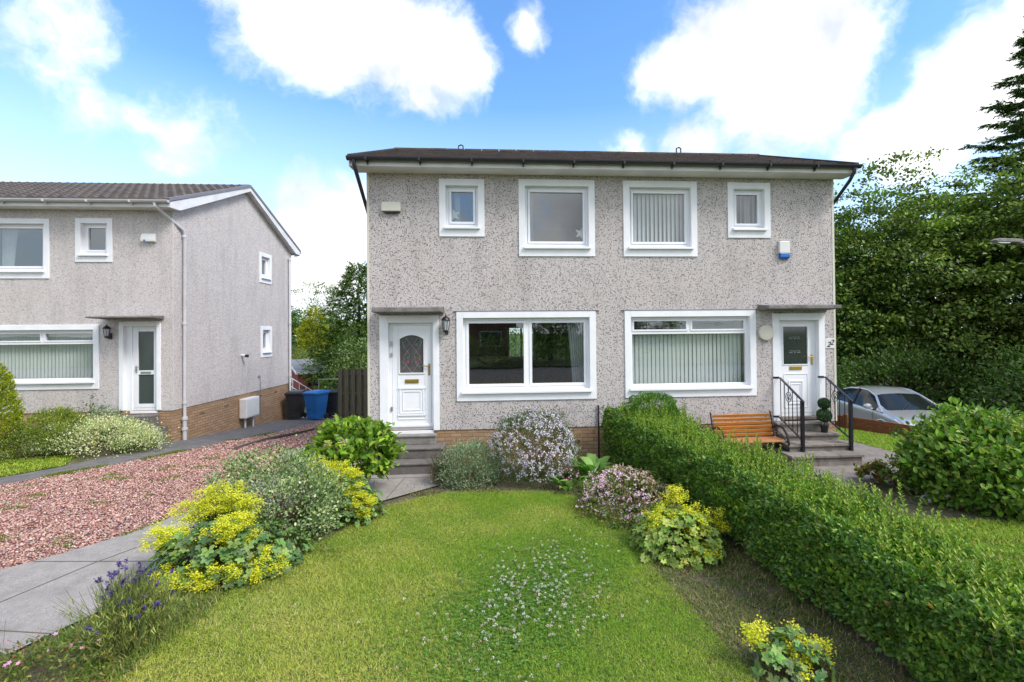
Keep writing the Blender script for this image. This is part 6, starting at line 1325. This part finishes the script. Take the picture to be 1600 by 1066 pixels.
# clover
n=330; u=rng.normal(0,1,(n,2)); cx=.18+.42*(-.45)*0+u[:,0]*.34; cy_=-4.75+u[:,1]*.52; cx=cx+.40*(cy_+4.75); keep=(cy_>-6.2)&(cy_<-3.3); ext=rng.uniform((-.9,-5.2),(1.3,-3.0),(40,2)); cx=np.concatenate([cx[keep],ext[:,0]]); cy_=np.concatenate([cy_[keep],ext[:,1]]); n=len(cx)
bz=HG(cx,cy_)+.012; hh=rng.uniform(.035,.075,n); ctr=np.stack([cx,cy_,bz+hh],1)
Q=np.repeat(ctr,16,axis=0); dd=rdir(len(Q)); dd[:,2]=np.abs(dd[:,2])*1.0-.25; dd=unit(dd); Q=Q+dd*.006; sz=rng.uniform(.8,1.2,len(Q)); V,F=leaves(Q,dd,unit(rdir(len(Q))),.0085*sz,.0062*sz); hue=np.repeat(palette(n,[(.74,.70,.66),(.66,.56,.52),(.60,.42,.36),(.78,.76,.72)],[4,2,1.2,2],.1,1),32,axis=0)
V2,F2=leaves(np.stack([cx,cy_,bz],1),np.stack([rng.normal(0,.01,n),rng.normal(0,.01,n),hh],1),rdir(n),hh,.0022); 
V_=np.concatenate([V,V2]);F_=np.concatenate([F,F2+len(V)]);C_=np.concatenate([hue,np.repeat(np.array([[.15,.25,.05]]),2*n,0)]); o=fastmesh('clover_flowers',V_,F_,'petal',C_); o['kind']='stuff'; o['label']='white and pinkish clover heads dotted over the middle of the lawn'; o['category']='clover'
n=5200; yy=-4.75+rng.normal(0,.62,n); xx=.18+rng.normal(0,.46,n)+.40*(yy+4.75); zz=HG(xx,yy)+rng.uniform(.03,.05,n); base=np.stack([xx,yy,zz],1); parts=[]; a0=rng.uniform(0,2*PI,n); cc=palette(n,[(.10,.22,.035),(.14,.27,.05),(.07,.16,.03)],None,.15,2)
for k in range(3):
    D=np.stack([np.cos(a0+k*2.094),np.sin(a0+k*2.094),rng.uniform(-.1,.3,n)],1); V,F=leaves(base,D,unit(UPV+rdir(n)*.3),.0125,.011,LEAFR); parts.append((V,F,cc))
V,F,C=cat_(parts); o=fastmesh('clover_leaves',V,F,'leaf',C); o['kind']='stuff'; o['label']='dark green patch of clover leaves in the middle of the lawn'; o['category']='clover'

# ================================================================== across the road (seen in the window panes)
hh_=thing('brick_house','brown brick house across the road mirrored in the ground floor window','house',(-5,-36,.4))
m=MB(); wall(m,-11,1,.3,5.6,0,.3,[(-9.8,-7.6,1.3,2.8),(-4.6,-3.6,.35,2.5),(-2.6,-.4,1.3,2.8),(-9.6,-7.9,3.9,5.1),(-5,-3.5,3.9,5.1),(-2.4,-.8,3.9,5.1)]); m.xf(lambda q:Vector((q.x,-36-q.y,q.z))); m.box(-11,-10.7,-43,-36.3,.3,5.6); m.box(.7,1,-43,-36.3,.3,5.6); m.build('wall','brick_red',hh_)
m=MB(); m.prism([(-35.5,5.5),(-39.5,8.2),(-43.5,5.5),(-43.5,5.4),(-35.5,5.4)],-11.3,1.3,axis='x'); m.build('roof','roof_grey',hh_)
for (a,b,c,d) in [(-9.8,-7.6,1.3,2.8),(-2.6,-.4,1.3,2.8),(-9.6,-7.9,3.9,5.1),(-5,-3.5,3.9,5.1),(-2.4,-.8,3.9,5.1)]:
    m=MB(); m.frame(a,b,c,d,.07,-36.1,-36.02); w=m.build('window','upvc',hh_); m=MB(); m.box(a+.06,b-.06,-36.08,-36.06,c+.06,d-.06); m.build('pane','dark_glass',w)
m=MB(); m.box(-4.6,-3.6,-36.12,-36.05,.35,2.5); m.build('front_door','timber_brown',hh_)
tree('roadside_tree','leafy tree across the road mirrored in the left ground floor window',(3.5,-27,.3),(3.5,-27,3.8),(3.0,2.4,3.2),150,44,.2,.13,dk,None,40,.2,clr=.6)
tree('roadside_tree','second leafy tree across the road mirrored beside the brick house',(11,-29,.3),(11,-29,4.2),(3.8,2.4,3.8),170,44,.2,.13,dk,None,41,.2,clr=.6)

bush('reflection_hedge','unseen leafy hedge added across the road to break up its reflection in the ground floor window','hedge',(-1,-23.2,1.0),(9.5,.8,1.2),9000,.13,.08,dk,None,lump=.15,low=-.4,seed=42,stems=20,th=.02)  # added out of view so foliage breaks the flat road band mirrored in the panes
